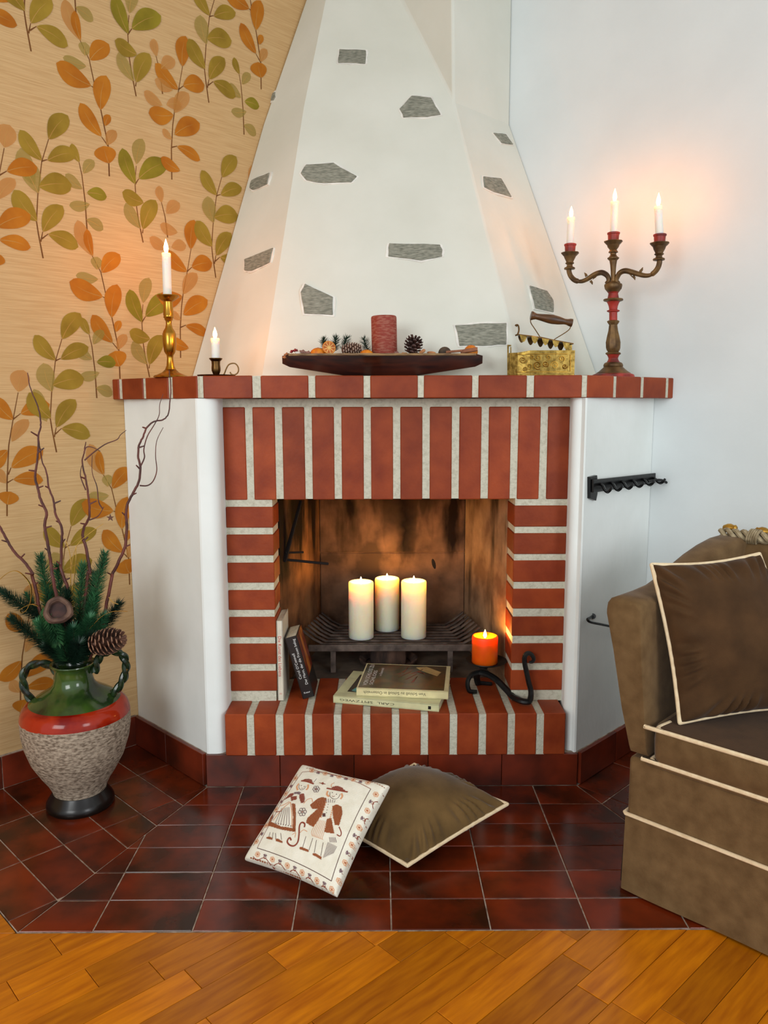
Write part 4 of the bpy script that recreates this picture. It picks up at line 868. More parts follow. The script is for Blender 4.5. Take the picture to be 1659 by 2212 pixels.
def book(name, O, T, D, H, th, dp, ht, cover, label, cv=.0018, ov=.002, soft=False):
    """spine on the plane D=0; T thickness, D spine to fore-edge, H along the spine"""
    O, T, D, H = Vector(O), Vector(T).normalized(), Vector(D).normalized(), Vector(H).normalized()
    t = empty(name, O, label, 'book', None)
    def bx3(t0, t1, d0, d1, h0, h1):
        c = [(a, b, d) for d in (h0, h1) for a, b in ((t0, d0), (t1, d0), (t1, d1), (t0, d1))]; v = [O + T * a + D * b + H * d for a, b, d in c]
        return v, [(0, 3, 2, 1), (4, 5, 6, 7), (0, 1, 5, 4), (1, 2, 6, 5), (2, 3, 7, 6), (3, 0, 4, 7)]
    c = MB(); c.add(*bx3(0, cv, 0, dp, 0, ht)); c.add(*bx3(th - cv, th, 0, dp, 0, ht)); c.add(*bx3(cv * .5, th - cv * .5, 0, cv, 0, ht)); c.build('cover', cover, t, smooth=False)
    MB().add(*bx3(cv, th - cv, cv, dp - ov, ov, ht - ov)).build('pages', m_paper, t, smooth=False)
    return t, O, T, D, H
# ivory book standing against the left jamb
t, O, T, D, H = book('book', (JL + .0012, .699, LEDGE), (1, 0, 0), (0, 1, 0), (0, 0, 1), .0172, .135, .2335, m_cwhite, 'slim ivory book standing upright against the left brick jamb')
mb = MB(); text_into(mb, 'Die Kunst des Liebens', O + T * .0086 + H * .130, -H, T, .0095, width=.118, thick=.0003); mb.build('title', m_tred, t, smooth=False, label='red spine title')
mb = MB(); 
for h in (.018, .021): mb.add([O + T * .005 + H * h - D * .0003, O + T * .012 + H * h - D * .0003, O + T * .012 + H * (h + .0008) - D * .0003, O + T * .005 + H * (h + .0008) - D * .0003], [(0, 1, 2, 3)])
mb.build('publisher_mark', m_tred, t, smooth=False)
# black book leaning on it
an = .265; Hb = Vector((-math.sin(an), 0, math.cos(an))); Tb = Vector((math.cos(an), 0, math.sin(an)))
t, O, T, D, H = book('book', (-.243, .708, LEDGE + .0003), Tb, (0, 1, 0), Hb, .034, .122, .186, m_cblack, 'thick black paperback leaning against the slim ivory book')
mb = MB(); text_into(mb, "Carol O'Connell", O + T * .0100 + H * .098, H, -T, .0080, width=.078); mb.build('author_name', m_twhite, t, smooth=False, label='white author lettering')
mb = MB(); text_into(mb, 'Der Mann, der die Frauen belog', O + T * .0225 + H * .109, H, -T, .0078, width=.138); mb.build('title', m_twhite, t, smooth=False, label='white spine title')
mb = MB(); text_into(mb, 'Knaur', O + T * .017 + H * .017, T, H, .0055); mb.build('publisher_mark', m_twhite, t, smooth=False)
a_ = O + T * .0341; MB().extrude([a_ + D * .002 + H * .06, a_ + D * .120 + H * .06, a_ + D * .120 + H * .184, a_ + D * .002 + H * .184], T * .0003).build('cover_picture', m_picf, t, smooth=False, label='orange and dark red cover picture')
# two large books lying flat
f0, f1 = fl(720, 1518, LEDGE), fl(948, 1538, LEDGE); Hd = (f1 - f0); Lb = Hd.length; Hd.normalize(); Dd = Vector((-Hd.y, Hd.x, 0))
UZ = Vector((0, 0, 1))
t, O, T, D, H = book('book', f0 + UZ * .0004, UZ, Dd, Hd, .0205, .215, Lb, m_colive, 'pale olive art book lying flat on the brick ledge at the bottom of the pair', cv=.0024)
mb = MB(); text_into(mb, 'CARL  SPITZWEG', O + T * .0100 + H * (Lb * .325), -H, -T, .0068, width=Lb * .52); mb.build('title', m_tdark, t, smooth=False)
mb = MB().extrude([O + T * a + H * b - D * .0001 for a, b in ((.005, Lb - .030), (.005, Lb - .022), (.014, Lb - .022), (.014, Lb - .030))], -D * .0003); mb.build('publisher_mark', m_cblack, t, smooth=False)
tp = O + T * .0206; MB().extrude([tp + H * a + D * b for a, b in ((.030, .040), (Lb - .03, .040), (Lb - .03, .185), (.030, .185))], T * .0003).build('cover_picture', M('cover_panel', rgb(52, 36, 22), .4), t, smooth=False)
MB().extrude([tp + T * .0004 + H * a + D * b for a, b in ((.040, .05), (.055, .042), (.090, .046), (.085, .085), (.065, .098), (.048, .08))], T * .0003).build('cover_picture', m_teal, t, smooth=False)
f0, f1 = fl(770, 1503, LEDGE + .0215), fl(968, 1511, LEDGE + .0215); Hd = (f1 - f0); Lb = Hd.length; Hd.normalize(); Dd = Vector((-Hd.y, Hd.x, 0))
t, O, T, D, H = book('book', f0 + UZ * .0004, UZ, Dd, Hd, .0225, .215, Lb, m_ccream, 'cream edged illustrated book lying on top of the pale olive art book', cv=.0024)
mb = MB(); text_into(mb, 'Von Schloß zu Schloß in Österreich', O + T * .0110 + H * (Lb * .42), -H, -T, .0088, width=Lb * .68); mb.build('title', m_tdark, t, smooth=False)
tp = O + T * .0226; MB().extrude([tp + H * a + D * b for a, b in ((.004, .006), (Lb - .012, .006), (Lb - .012, .209), (.004, .209))], T * .0003).build('cover_picture', m_pic1, t, smooth=False, label='dark olive and brown cover picture')
m_figr = M('print_rust', rgb(150, 70, 44), .5, col2=rgb(110, 50, 30)); m_figc = M('print_tan', rgb(196, 168, 110), .5, col2=rgb(160, 130, 80))
mb = MB().extrude([tp + T * .0004 + H * (Lb * a) + D * b for a, b in ((.72, .20), (.90, .155), (.86, .12), (.66, .165), (.60, .19))], T * .0003); mb.build('cover_picture', m_figc, t, smooth=False)
mb = MB()
for a, b, c, d in ((.42, .10, .55, .15), (.5, .08, .62, .13), (.55, .13, .68, .17), (.45, .14, .5, .19), (.58, .06, .63, .11), (.36, .12, .44, .13), (.62, .15, .72, .13)):
    p, q_ = Vector((a, b)), Vector((c, d)); n_ = Vector((-(q_ - p).y, (q_ - p).x)).normalized() * .008
    mb.extrude([tp + T * .0004 + H * (Lb * x) + D * y for x, y in ((p.x, p.y), (q_.x - n_.x * 2, q_.y + .008), (q_.x, q_.y), (p.x + .03, p.y + .006))], T * .0003)
mb.build('cover_picture', m_figr, t, smooth=False)
mb = MB(); text_into(mb, 'VON SCHLOSS ZU', tp + T * .0004 + H * .020 + D * .112, D, -H, .013, width=.18); text_into(mb, 'SCHLOSS', tp + T * .0004 + H * .037 + D * .09, D, -H, .011, width=.12); text_into(mb, 'in Österreich', tp + T * .0004 + H * .055 + D * .14, D, -H, .008, width=.07)
mb.build('title', m_twhite, t, smooth=False, label='white cover lettering')

# ------------------------------------------------------------------ wrought iron candle holder with orange candle
YH = .775; hk = mpp(1053, 1430, YH); hc = W(1050, 1431, YH)
hd_ = empty('candle_holder', (hc.x, YH, LEDGE), 'black wrought iron candle holder with round dish and long curled tail', 'candle holder')
MB().lathe([(1e-6, 0), (.030, 0), (.050, .004), (.060, .010), (.0595, .0115), (.049, .006), (.030, .002), (1e-6, .002)], (hc.x, YH, hc.z - .003), 36).build('dish', m_iron, hd_)
def Hq(u, v, Y): return W(u, v, Y)
MB().tube([(hc.x - .006, YH, hc.z - .003), (hc.x - .008, YH, hc.z - .018)], [.016, .012], 10).build('neck', m_iron, hd_)
tail = [(1036, 1452, .775), (1052, 1456, .765), (1072, 1468, .745), (1092, 1488, .715), (1110, 1508, .685), (1124, 1520, .662), (1134, 1523, .655), (1144, 1514, .655), (1147, 1495, .657), (1142, 1473, .66), (1137, 1450, .66), (1133, 1430, .66), (1134, 1417, .66), (1141, 1411, .66), (1149, 1415, .66), (1153, 1424, .66), (1149, 1430, .66), (1143, 1430, .66)]
q = catmull([Hq(*p) for p in tail], 5); n = len(q); rr = [(.0115 if i < n * .3 else .0115 - .0045 * (i / n - .3) / .7) * (1 - .45 * max(0, i / n - .85) / .15) for i in range(n)]
q = [Vector((p.x, p.y, max(p.z, LEDGE + rr[i]))) for i, p in enumerate(q)]
MB().tube(q, rr, 8, sq=(1.0, .75)).build('tail', m_iron, hd_)
for pts in ([(1034, 1452, .775), (1018, 1458, .77), (1010, 1474, .76), (1013, 1492, .75), (1022, 1500, .745), (1030, 1500, .745)], [(1036, 1452, .78), (1030, 1462, .80), (1034, 1480, .815), (1046, 1490, .815), (1058, 1488, .81), (1062, 1482, .81)]):
    q = catmull([Hq(*p) for p in pts], 5); q = [Vector((p.x, p.y, max(p.z, LEDGE + .0062))) for p in q]; MB().tube(q, [.010 - .004 * i / len(q) for i in range(len(q))], 8, sq=(1.1, .7)).build('foot', m_iron, hd_)
zb_ = hc.z + .0002
candle('pillar_candle', (W(1047, 1425, YH).x, YH, zb_), (W(1047.5, 1380, YH).x, YH, W(1047, 1379, YH - .03).z), 27.8 * hk, m_waxor, 'short lit orange candle on the wrought iron holder', flame=(.026, .0046), well=.010, wickh=.006, seg=40, fm=m_flame2)

# ------------------------------------------------------------------ iron fittings on the right arm of the fireplace
WB = .097                                   # right arm plane: Y-X
def A_(u, v, o=0.): return P(u, v, (-1, 1, 0), WB - o * 1.41421)      # o = stand-off from the plaster
rk = empty('tool_rack', A_(1275, 1050), 'black wrought iron tool rack with curled hooks on the right side of the fireplace', 'rack')
nv = Vector((R2, -R2, 0))
def plate(pts, o, th, name): q = [A_(u, v, o) for u, v in pts]; return MB().extrude(q, nv * th).build(name, m_blackpaint, rk, smooth=False, bevel=.001)
plate([(1268, 1030), (1283, 1026), (1284, 1036), (1284, 1066), (1281, 1081), (1268, 1076)], .0, .010, 'end_plate')
plate([(1412, 1019), (1420, 1020), (1421, 1058), (1412, 1052)], .0, .010, 'end_plate')
plate([(1278, 1036), (1418, 1021), (1418, 1042), (1278, 1064)], .012, .006, 'bar')
for i in range(6):
    u = 1296 + i * 23; v = 1046 - i * 2.6; o0 = .018
    pts = [A_(u, v, o0), A_(u + 6, v + 3, o0 + .012), A_(u + 10, v + 12 - i * .8, o0 + .022), A_(u + 16, v + 17 - i * 1.3, o0 + .034), A_(u + 22, v + 13 - i * 1.2, o0 + .044), A_(u + 26, v + 6 - i, o0 + .048)]
    MB().tube(catmull(pts, 4), [.0042] * 17 + [.0036] * 4, 6).build('hook', m_blackpaint, rk)
q = [A_(1400, 1040, .02), A_(1424, 1037, .04), A_(1436, 1040, .05), A_(1446, 1046, .055), A_(1452, 1042, .058), A_(1456, 1037, .06)]
MB().tube(catmull(q, 4), .004, 6).build('hook', m_blackpaint, rk)
lp_ = empty('wall_hook', A_(1268, 1338), 'thin black iron hook low on the right side of the fireplace', 'hook')
MB().tube(catmull([A_(1280, 1331, .0), A_(1274, 1335, .012), A_(1269, 1338, .024), A_(1276, 1344, .026), A_(1300, 1349, .026), A_(1330, 1355, .026), A_(1334, 1352, .012), A_(1336, 1350, 0)], 4), .0036, 8).build('rod', m_iron, lp_)
MB().tube([A_(1281, 1331, .0), A_(1281, 1331, .004)], .008, 10).build('end_plate', m_iron, lp_)

# ------------------------------------------------------------------ vase
m_vfoot = M('black_glaze', rgb(18, 12, 9), .3, coat=.1, spec=.35); m_vbody = M('rough_stoneware', rgb(172, 156, 136), .85, col2=rgb(98, 82, 66), scale=95, stretch=(1, 1, 2.2), lo=.34, hi=.62, bump=1., bscale=90, bstretch=(1, 1, 2.), detail=6)
m_vred = M('red_lava_glaze', rgb(160, 42, 16), .13, col2=rgb(118, 12, 5), scale=8, lo=.45, hi=.55, coat=.1, spec=.25); m_vgreen = M('green_glaze', rgb(58, 84, 30), .14, col2=rgb(22, 36, 20), scale=14, lo=.35, hi=.65, coat=.15)
m_vhandle = M('dark_green_glaze', rgb(34, 54, 30), .2, col2=rgb(12, 20, 14), scale=60, spec=.4)
YV = .512; VX = W(167, 1600, YV).x; kv = mpp(167, 1600, YV)
vase = empty('vase', (VX, YV, 0), 'large two-handled ceramic floor vase with green neck, red band and rough grey body', 'vase')
zo = -W(167, 1749, YV).z
def vz(y): return W(167, y, YV).z + zo
def vl(pr): return [(max(r * kv, 1e-6), max(0, vz(y))) for y, r in pr]
av = (VX, YV, 0)
MB().lathe(vl([(1749, 62), (1749, 68), (1745, 70.5), (1737, 70), (1731, 66), (1724, 61), (1716, 56)]), av, 48).build('foot', m_vfoot, vase)
MB().lathe(vl([(1717, 54), (1710, 56), (1694, 64), (1677, 76), (1643, 96), (1610, 107), (1580, 111.5), (1560, 112), (1553, 111.5)]), av, 64, mod=lambda a, t: 1 + .006 * math.sin(31 * a + 40 * t) * math.sin(17 * a - 23 * t)).build('body', m_vbody, vase)
MB().lathe(vl([(1554, 112), (1545, 110.5), (1536, 107), (1529, 101), (1524, 93)]), av, 64).build('red_band', m_vred, vase)
MB().lathe(vl([(1525, 94), (1519, 86), (1512, 76), (1505, 64), (1497, 50), (1488, 42), (1475, 38.5), (1462, 38), (1454, 40), (1449, 45), (1447, 46.5), (1445, 46), (1446, 41), (1456, 35), (1480, 33)]), av, 64).build('neck', m_vgreen, vase)
def Vp(u, v, dy=0.): return W(u, v, YV + dy) + Vector((0, 0, zo))
for pts in ([(80, 1535), (64, 1520), (52, 1495), (52, 1470), (66, 1453), (90, 1447), (112, 1453), (124, 1468), (127, 1486)], [(244, 1512), (256, 1500), (268, 1478), (273, 1456), (270, 1436), (256, 1423), (236, 1421), (220, 1429), (210, 1446), (206, 1466)]):
    q = catmull([Vp(*p) for p in pts], 7); mb = MB()
    for ph in (0, PI):
        cc = []
        for i, p in enumerate(q):
            t_ = (q[min(i + 1, len(q) - 1)] - q[max(0, i - 1)]).normalized(); s_ = t_.cross(Vector((0, 1, 0))); a = i * .42 + ph; cc.append(p + s_ * .0038 * math.cos(a) + Vector((0, 1, 0)) * .0038 * math.sin(a))
        mb.tube(cc, .0076, 8)
    mb.build('handle', m_vhandle, vase)

# ------------------------------------------------------------------ arrangement in the vase
def sp(u0, v0, u1, v1, label, n=210, nl=.021, mat=None, dy0=0., dy1=0., sd=0, droop=0., nr=.0009):
    a, b = Vp(u0, v0, dy0), Vp(u1, v1, dy1); d = b - a
    sprig('fir_branch', a, d, d.length, nl * 1.38, int(n * 3.8), mat or m_needle, label, 'fir branch', 'fir branches in the floor vase', droop=droop, r=.0018, nr=nr, seedv=sd)
m_needle3 = M('bright_fir_needle', rgb(96, 170, 104), .5, col2=rgb(26, 66, 40), scale=14)
for i, (u0, v0, u1, v1, lab, n, dy0, dy1, mt) in enumerate([
    (120, 1390, 88, 1216, 'fir branch rising left of the leftmost willow stem', 260, .0, .02, m_needle), (145, 1400, 124, 1238, 'fir branch between the two tall willow stems', 240, .01, .03, m_needle), (165, 1430, 180, 1236, 'broad fir branch in the middle of the vase', 300, 0, .0, m_needle),
    (180, 1420, 226, 1211, 'tall fir branch at the right of the vase', 320, 0, .01, m_needle), (175, 1410, 205, 1252, 'dark fir branch between the middle and the tall right one', 240, .03, .04, m_needle2), (120, 1370, 4, 1292, 'fir branch reaching left to the picture edge', 260, .0, -.02, m_needle2),
    (140, 1440, 26, 1350, 'lower fir branch pointing left over the vase handle', 280, -.01, -.04, m_needle2), (104, 1322, 124, 1398, 'bright green fir tip drooping in front of the vase', 200, -.03, -.07, m_needle3), (140, 1400, 108, 1296, 'short fir tip behind the hollow brown pod', 160, .02, .03, m_needle2),
    (185, 1430, 258, 1318, 'fir branch leaning right above the pine cone', 240, .01, .02, m_needle2), (160, 1445, 200, 1390, 'dark fir tip hanging over the right of the vase rim', 200, -.02, -.05, m_needle2), (150, 1445, 100, 1410, 'dark fir tip hanging over the left of the vase rim', 200, -.02, -.045, m_needle2),
    (160, 1440, 160, 1372, 'green fir tip at the centre of the vase mouth', 220, -.02, -.045, m_needle), (170, 1440, 195, 1350, 'fir tip right of the centre of the vase mouth', 220, -.01, -.03, m_needle), (140, 1440, 60, 1300, 'thin fir branch behind the hollow brown pod to the left', 200, .02, .02, m_needle),
    (150, 1440, 146, 1290, 'fir branch directly left of the broad middle one', 260, .0, -.01, m_needle2), (170, 1440, 226, 1345, 'fir tip between the tall right branch and the pine cone', 240, -.01, -.02, m_needle), (150, 1442, 120, 1372, 'fir tip at the vase mouth below the hollow brown pod', 220, -.03, -.055, m_needle),
    (165, 1440, 205, 1300, 'inner fir branch of the right half of the bunch', 260, -.0, .0, m_needle), (140, 1440, 84, 1360, 'fir branch just above the left vase handle', 240, -.02, -.04, m_needle), (158, 1446, 172, 1405, 'lowest fir tip over the centre of the vase rim', 180, -.035, -.062, m_needle2)]):
    sp(u0, v0, u1, v1, lab, n, dy0=dy0, dy1=dy1, sd=i, mat=mt)
m_willow = M('willow_stem', rgb(104, 48, 36), .55, col2=rgb(60, 26, 22), scale=30)
def wp(z, pts, dy=0.):
    ox, oy, sc = z; return [Vp(ox + a / sc, oy + b / sc, dy) for a, b in pts]
ZA = (0, 800, 3.95); ZB_ = (0, 1130, 4.88)
def willow(label, main, subs=(), r0=.0042, r1=.0011, sd=1, stubs=8, dy=0.):
    rr_ = random.Random(sd); q = catmull(main, 5); t = empty('willow_stem', q[-1], label, 'willow branch', 'curly willow stems in the floor vase'); n = len(q)
    MB().tube([p + Vector((rr_.uniform(-1, 1), 0, rr_.uniform(-1, 1))) * .0007 for p in q], [r1 + (r0 - r1) * min(1, (i / n) * 1.25) ** .8 for i in range(n)], 7).build('stem', m_willow, t)
    for s_ in subs: p = catmull(s_, 5); MB().tube(p, [.0007 + .0013 * i / len(p) for i in range(len(p))], 6).build('side_shoot', m_willow, t)
    st_ = MB()
    for k in range(stubs):
        i = int(n * (.25 + .65 * k / stubs)); p = q[i]; s = 1 if k % 2 else -1; e = p + Vector((s * rr_.uniform(.008, .018), rr_.uniform(-.004, .002), rr_.uniform(.002, .012))); st_.tube([p, p.lerp(e, .6), e], [.0024, .0020, .0016], 5)
    if stubs: st_.build('twig_stub', m_willow, t, kind='stuff')
willow('tall willow stem, leftmost of the upright ones, twisting to a thin tip', wp(ZA, [(240, 80), (265, 220), (320, 350), (345, 450), (350, 540), (330, 620), (330, 700), (325, 800), (310, 900), (305, 980), (330, 1080), (350, 1160), (400, 1270), (385, 1380), (405, 1500), (425, 1620), (440, 1720)]) + wp(ZB_, [(560, 640), (620, 920), (690, 1100), (700, 1500)], -.01), sd=3)
willow('upright willow stem right beside the leftmost upright one', wp(ZA, [(335, 640), (360, 820), (400, 930), (420, 1060), (460, 1170), (480, 1290), (530, 1400), (530, 1530), (525, 1700)], .01) + wp(ZB_, [(650, 560), (720, 760), (750, 1000), (760, 1500)]), sd=4, stubs=6)
willow('willow stem with a thin shoot bending right towards the fireplace', wp(ZA, [(735, 670), (720, 760), (705, 850), (730, 960), (750, 1080), (765, 1200), (760, 1320), (720, 1400), (710, 1480), (740, 1580), (770, 1780)]) + wp(ZB_, [(930, 600), (900, 900), (830, 1500)]),
       [wp(ZA, [(1080, 570), (1030, 610), (1000, 650), (900, 690), (800, 760), (725, 825)]), wp(ZA, [(860, 750), (790, 715), (740, 715), (720, 760)]), wp(ZA, [(790, 780), (790, 930), (830, 1050), (845, 1180), (880, 1240)]), wp(ZA, [(890, 1220), (840, 1300), (765, 1335)]), wp(ZA, [(700, 870), (690, 960), (735, 1080)])], sd=5, stubs=5)
willow('tallest willow stem curving right up to the mantel edge', wp(ZA, [(1445, 60), (1460, 200), (1440, 420), (1390, 480), (1320, 495), (1260, 540), (1225, 620), (1190, 700), (1180, 790), (1200, 880), (1190, 1000), (1140, 1100), (1090, 1200), (1080, 1300), (1085, 1400), (1070, 1560), (1020, 1680), (960, 1800)], .03) + wp(ZB_, [(1180, 640), (1120, 960), (1080, 1170), (950, 1500)]),
       [wp(ZA, [(1395, 260), (1365, 350), (1360, 440), (1320, 520), (1260, 620), (1230, 730), (1235, 800), (1205, 870)], .03), wp(ZA, [(1395, 545), (1340, 660), (1330, 790), (1340, 910), (1310, 1000), (1260, 1040), (1195, 1040)], .03)], sd=6, stubs=7)
willow('willow stem leaning out of the picture on the left', wp(ZA, [(-60, 1290), (0, 1385), (60, 1500), (130, 1610), (210, 1690), (280, 1790)], -.02) + wp(ZB_, [(340, 620), (390, 800), (430, 1000), (620, 1500)], -.01), r1=.0028, sd=7, stubs=4)
m_gold = M('gold_wire', rgb(226, 178, 84), .25, metal=1.)
def ribbon(label, pts, r=.0014, n='gold_wire'): q = catmull(pts, 6); o = MB().tube(q, r, 6, sq=(1.6, .5)).build(n, m_gold); tag(o, label, 'gold wire')
ribbon('gold wire loop curling at the far left of the arrangement', wp(ZB_, [(0, 665), (90, 595), (180, 575), (270, 640), (330, 740), (330, 880), (290, 980), (235, 1015), (225, 975), (330, 925), (410, 945)], -.03), .0019)
ribbon('gold wire sweeping right above the pine cone', wp(ZB_, [(950, 1180), (1080, 1050), (1200, 1000), (1350, 1000)], -.03))
ribbon('short gold wire curl above the one that sweeps right', wp(ZB_, [(1150, 850), (1190, 900), (1250, 925)], -.02))
ribbon('straight gold wire upright left of the middle fir branch', wp(ZB_, [(700, 260), (745, 420), (750, 700), (740, 1000)], -.005)); ribbon('straight gold wire upright in front of the middle fir branch', wp(ZB_, [(805, 330), (800, 520), (770, 800)], -.012))
ribbon('long gold wire slanting from the centre up to the small star', wp(ZB_, [(1090, 80), (960, 170), (820, 300), (760, 500), (745, 700)], -.005))
stc = Vp(1165 / 4.88, 1130 + 15 / 4.88); sm = MB(); pts = [stc + Vector(((.010 if i % 2 == 0 else .004) * math.sin(PI * i / 5), 0, (.010 if i % 2 == 0 else .004) * math.cos(PI * i / 5))) for i in range(10)]
sm.extrude(pts, (0, .002, 0)); tag(sm.build('star', M('star_brown', rgb(96, 52, 34), .6), smooth=False), 'tiny brown star ornament at the tip of the slanting gold wire', 'ornament')
pc = Vp(127, 1334, -.05); Rp = Matrix.Rotation(.5, 3, 'Y') @ Matrix.Rotation(math.radians(60), 3, 'X')
pd = empty('seed_pod', pc, 'hollow brown dried pod among the fir at the front of the vase', 'seed pod'); m_podp = M('pale_pod', rgb(120, 92, 76), .85, col2=rgb(76, 54, 46), scale=40, bump=.8)
MB().lathe([(.012, -.018), (.026, -.014), (.033, -.004), (.035, .006), (.031, .015), (.025, .018), (.021, .012), (.022, .002), (.014, -.010)], pc, 30, Rp, mod=lambda a, t: 1 + .05 * math.sin(3 * a + 1) + .02 * math.sin(7 * a)).build('shell', m_podp, pd)
MB().lathe([(1e-6, -.008), (.014, -.008), (.021, .001)], pc, 20, Rp).build('hollow', m_twig, pd)
cone_('pine_cone', Vp(196, 1408, -.055), (1, -.1, .25), .085, .032, m_cone, m_conedge, 'large open pine cone hanging over the right of the vase rim', group=None, rows=9, per=9)

# ------------------------------------------------------------------ cushions
def fabric(name, c1, c2, sheen=.5, weave=True, rough=.85, sc=14):
    return M(name, c1, rough, col2=c2, scale=sc, lo=.3, hi=.7, bump=.35, bscale=420 if weave else 200, spec=.15, sheen=sheen, detail=6)
m_brown = fabric('brown_velvet', rgb(118, 92, 60), rgb(96, 72, 44), .12, sc=30)
m_brownp = fabric('olive_brown_velvet', rgb(112, 86, 50), rgb(82, 62, 34), .3)
m_brownd = fabric('dark_brown_velvet', rgb(84, 58, 34), rgb(62, 42, 24), .08)
m_pipe = M('cream_piping', rgb(236, 214, 176), .7, col2=rgb(222, 196, 156), scale=80, bump=.3, bscale=300, sheen=.2)
m_linen = M('cream_linen', rgb(242, 238, 222), .85, col2=rgb(232, 227, 208), scale=40, bump=.5, bscale=500, sheen=.2)
class Pillow:
    def __init__(s, c, hf, hb, conc=.05, pw=.5, wr=None, sd=0):
        s.c = [Vector(p) for p in c]; s.hf, s.hb, s.conc, s.pw, s.wr, s.sd = hf, hb, conc, pw, wr, sd
        s.n = (s.c[1] - s.c[0]).cross(s.c[3] - s.c[0]).normalized()
        if s.n.dot(Vector(CAM) - s.c[0]) < 0: s.n = -s.n
    def mid(s, u, v):
        uu = u + s.conc * math.sin(PI * v) * (1 - 2 * u) * (abs(1 - 2 * u) ** 1.5); vv = v + s.conc * math.sin(PI * u) * (1 - 2 * v) * (abs(1 - 2 * v) ** 1.5)
        a, b, c, d = s.c; return (a * (1 - uu) + b * uu) * (1 - vv) + (d * (1 - uu) + c * uu) * vv
    def prof(s, u, v):
        f = max(0, math.sin(PI * min(max(u, 0), 1))) ** s.pw * max(0, math.sin(PI * min(max(v, 0), 1))) ** s.pw
        return f
    def pt(s, u, v, side=1, off=0.):
        f = s.prof(u, v); h = (s.hf if side > 0 else s.hb) * f; w_ = 0
        if s.wr:
            e = min(u, 1 - u, v, 1 - v); q = noise.noise(Vector((u * 3 + s.sd, v * 3, side)) * 1.4) * .004
            dd = math.atan2(v - .5, u - .5); w_ = q * f + s.wr * math.sin(dd * 34 + 3 * math.sin(dd * 7 + s.sd)) * math.exp(-((e - .06) / .06) ** 2) * (.4 + .6 * abs(math.sin(dd * 3 + s.sd)))
        return s.mid(u, v) + s.n * side * (h + w_) + s.n * off
def pillow(name, c, hf, hb, mat, label, cat='cushion', piping=None, N=40, pr=.0045, **kw):
    P_ = Pillow(c, hf, hb, **kw); base = sum(P_.c, Vector()) / 4; t = empty(name, base, label, cat); mb = MB(); grid = lambda i: .5 - .5 * math.cos(PI * i / N)
    for side in (1, -1):
        vv = [P_.pt(grid(i), grid(j), side) for j in range(N + 1) for i in range(N + 1)]
        vv = [Vector((p.x, p.y, max(p.z, .002))) for p in vv]
        mb.add(vv, [(j * (N + 1) + i, j * (N + 1) + i + 1, (j + 1) * (N + 1) + i + 1, (j + 1) * (N + 1) + i) for j in range(N) for i in range(N)])
    mb.build('cover', mat, t, auto=180)
    if piping:
        e = [(grid(i), 0) for i in range(N)] + [(1, grid(i)) for i in range(N)] + [(1 - grid(i), 1) for i in range(N)] + [(0, 1 - grid(i)) for i in range(N)]
        q = [P_.mid(u, v) for u, v in e]; q = [Vector((p.x, p.y, max(p.z, pr + .001))) for p in q]; MB().tube(q, pr, 8, closed=True).build('piping', piping, t, label='cream piping cord')
    return t, P_
bB, bR, bT, bL = fl(880, 1870, .030), fl(1096, 1737, .075), Vector((.070, .555, .085)), Vector((-.165, .370, .035))
pillow('floor_cushion', [bB, bR, bT, bL], .092, .045, m_brownp, 'olive brown velvet cushion with cream piping lying on the tiles against the plinth', piping=m_pipe, conc=.012, pw=.62, wr=.0085, sd=2, N=100)
# embroidered cushion
wBL, wBR = fl(530, 1858, .022), fl(728, 1938, .022)
e_ = (wBR - wBL).normalized()
wTL = P(655, 1655, (e_.x, e_.y, 0), e_.x * wBL.x + e_.y * wBL.y); wTR = P(842, 1700, (e_.x, e_.y, 0), e_.x * wBR.x + e_.y * wBR.y)
ec, EP = pillow('embroidered_cushion', [wBL, wBR, wTR, wTL], .036, .016, m_linen, 'cream linen cushion embroidered with a couple in folk dress leaning on the brown one', conc=.025, pw=.2, sd=5, N=44)
EPn = EP.n; EPd = EPn.dot(wBL + EPn * .036)
ax_, ay_ = (wBR - wBL + wTR - wTL) / 2, (wTL - wBL + wTR - wBR) / 2
def uvof(zx, zy):                           # photo position (zoomed px) -> place on the cushion face
    X = P(520 + zx / 5.03, 1640 + zy / 5.03, tuple(EPn), EPd) - EPn * .036 - wBL
    a, b, c = ax_.dot(ax_), ax_.dot(ay_), ay_.dot(ay_); p, q = X.dot(ax_), X.dot(ay_); D_ = a * c - b * b
    return ((p * c - q * b) / D_, (q * a - p * b) / D_)
TH_ = {k: MB() for k in 'brkop'}            # brown, rust, dark, orange-tan, grey-purple thread
def dot(k, u, v, r, ang=0., asp=1.):
    if not (0.005 < u < .995 and .005 < v < .995): return
    lu, lv = ax_.length, ay_.length; c, s = math.cos(ang), math.sin(ang); q = []
    for x, y in ((-1, -asp), (1, -asp), (1, asp), (-1, asp)):
        x *= r; y *= r; xx, yy = x * c - y * s, x * s + y * c; q.append(EP.pt(u + xx / lu, v + yy / lv, 1, .0006))
    TH_[k].add(q, [(0, 1, 2, 3)])
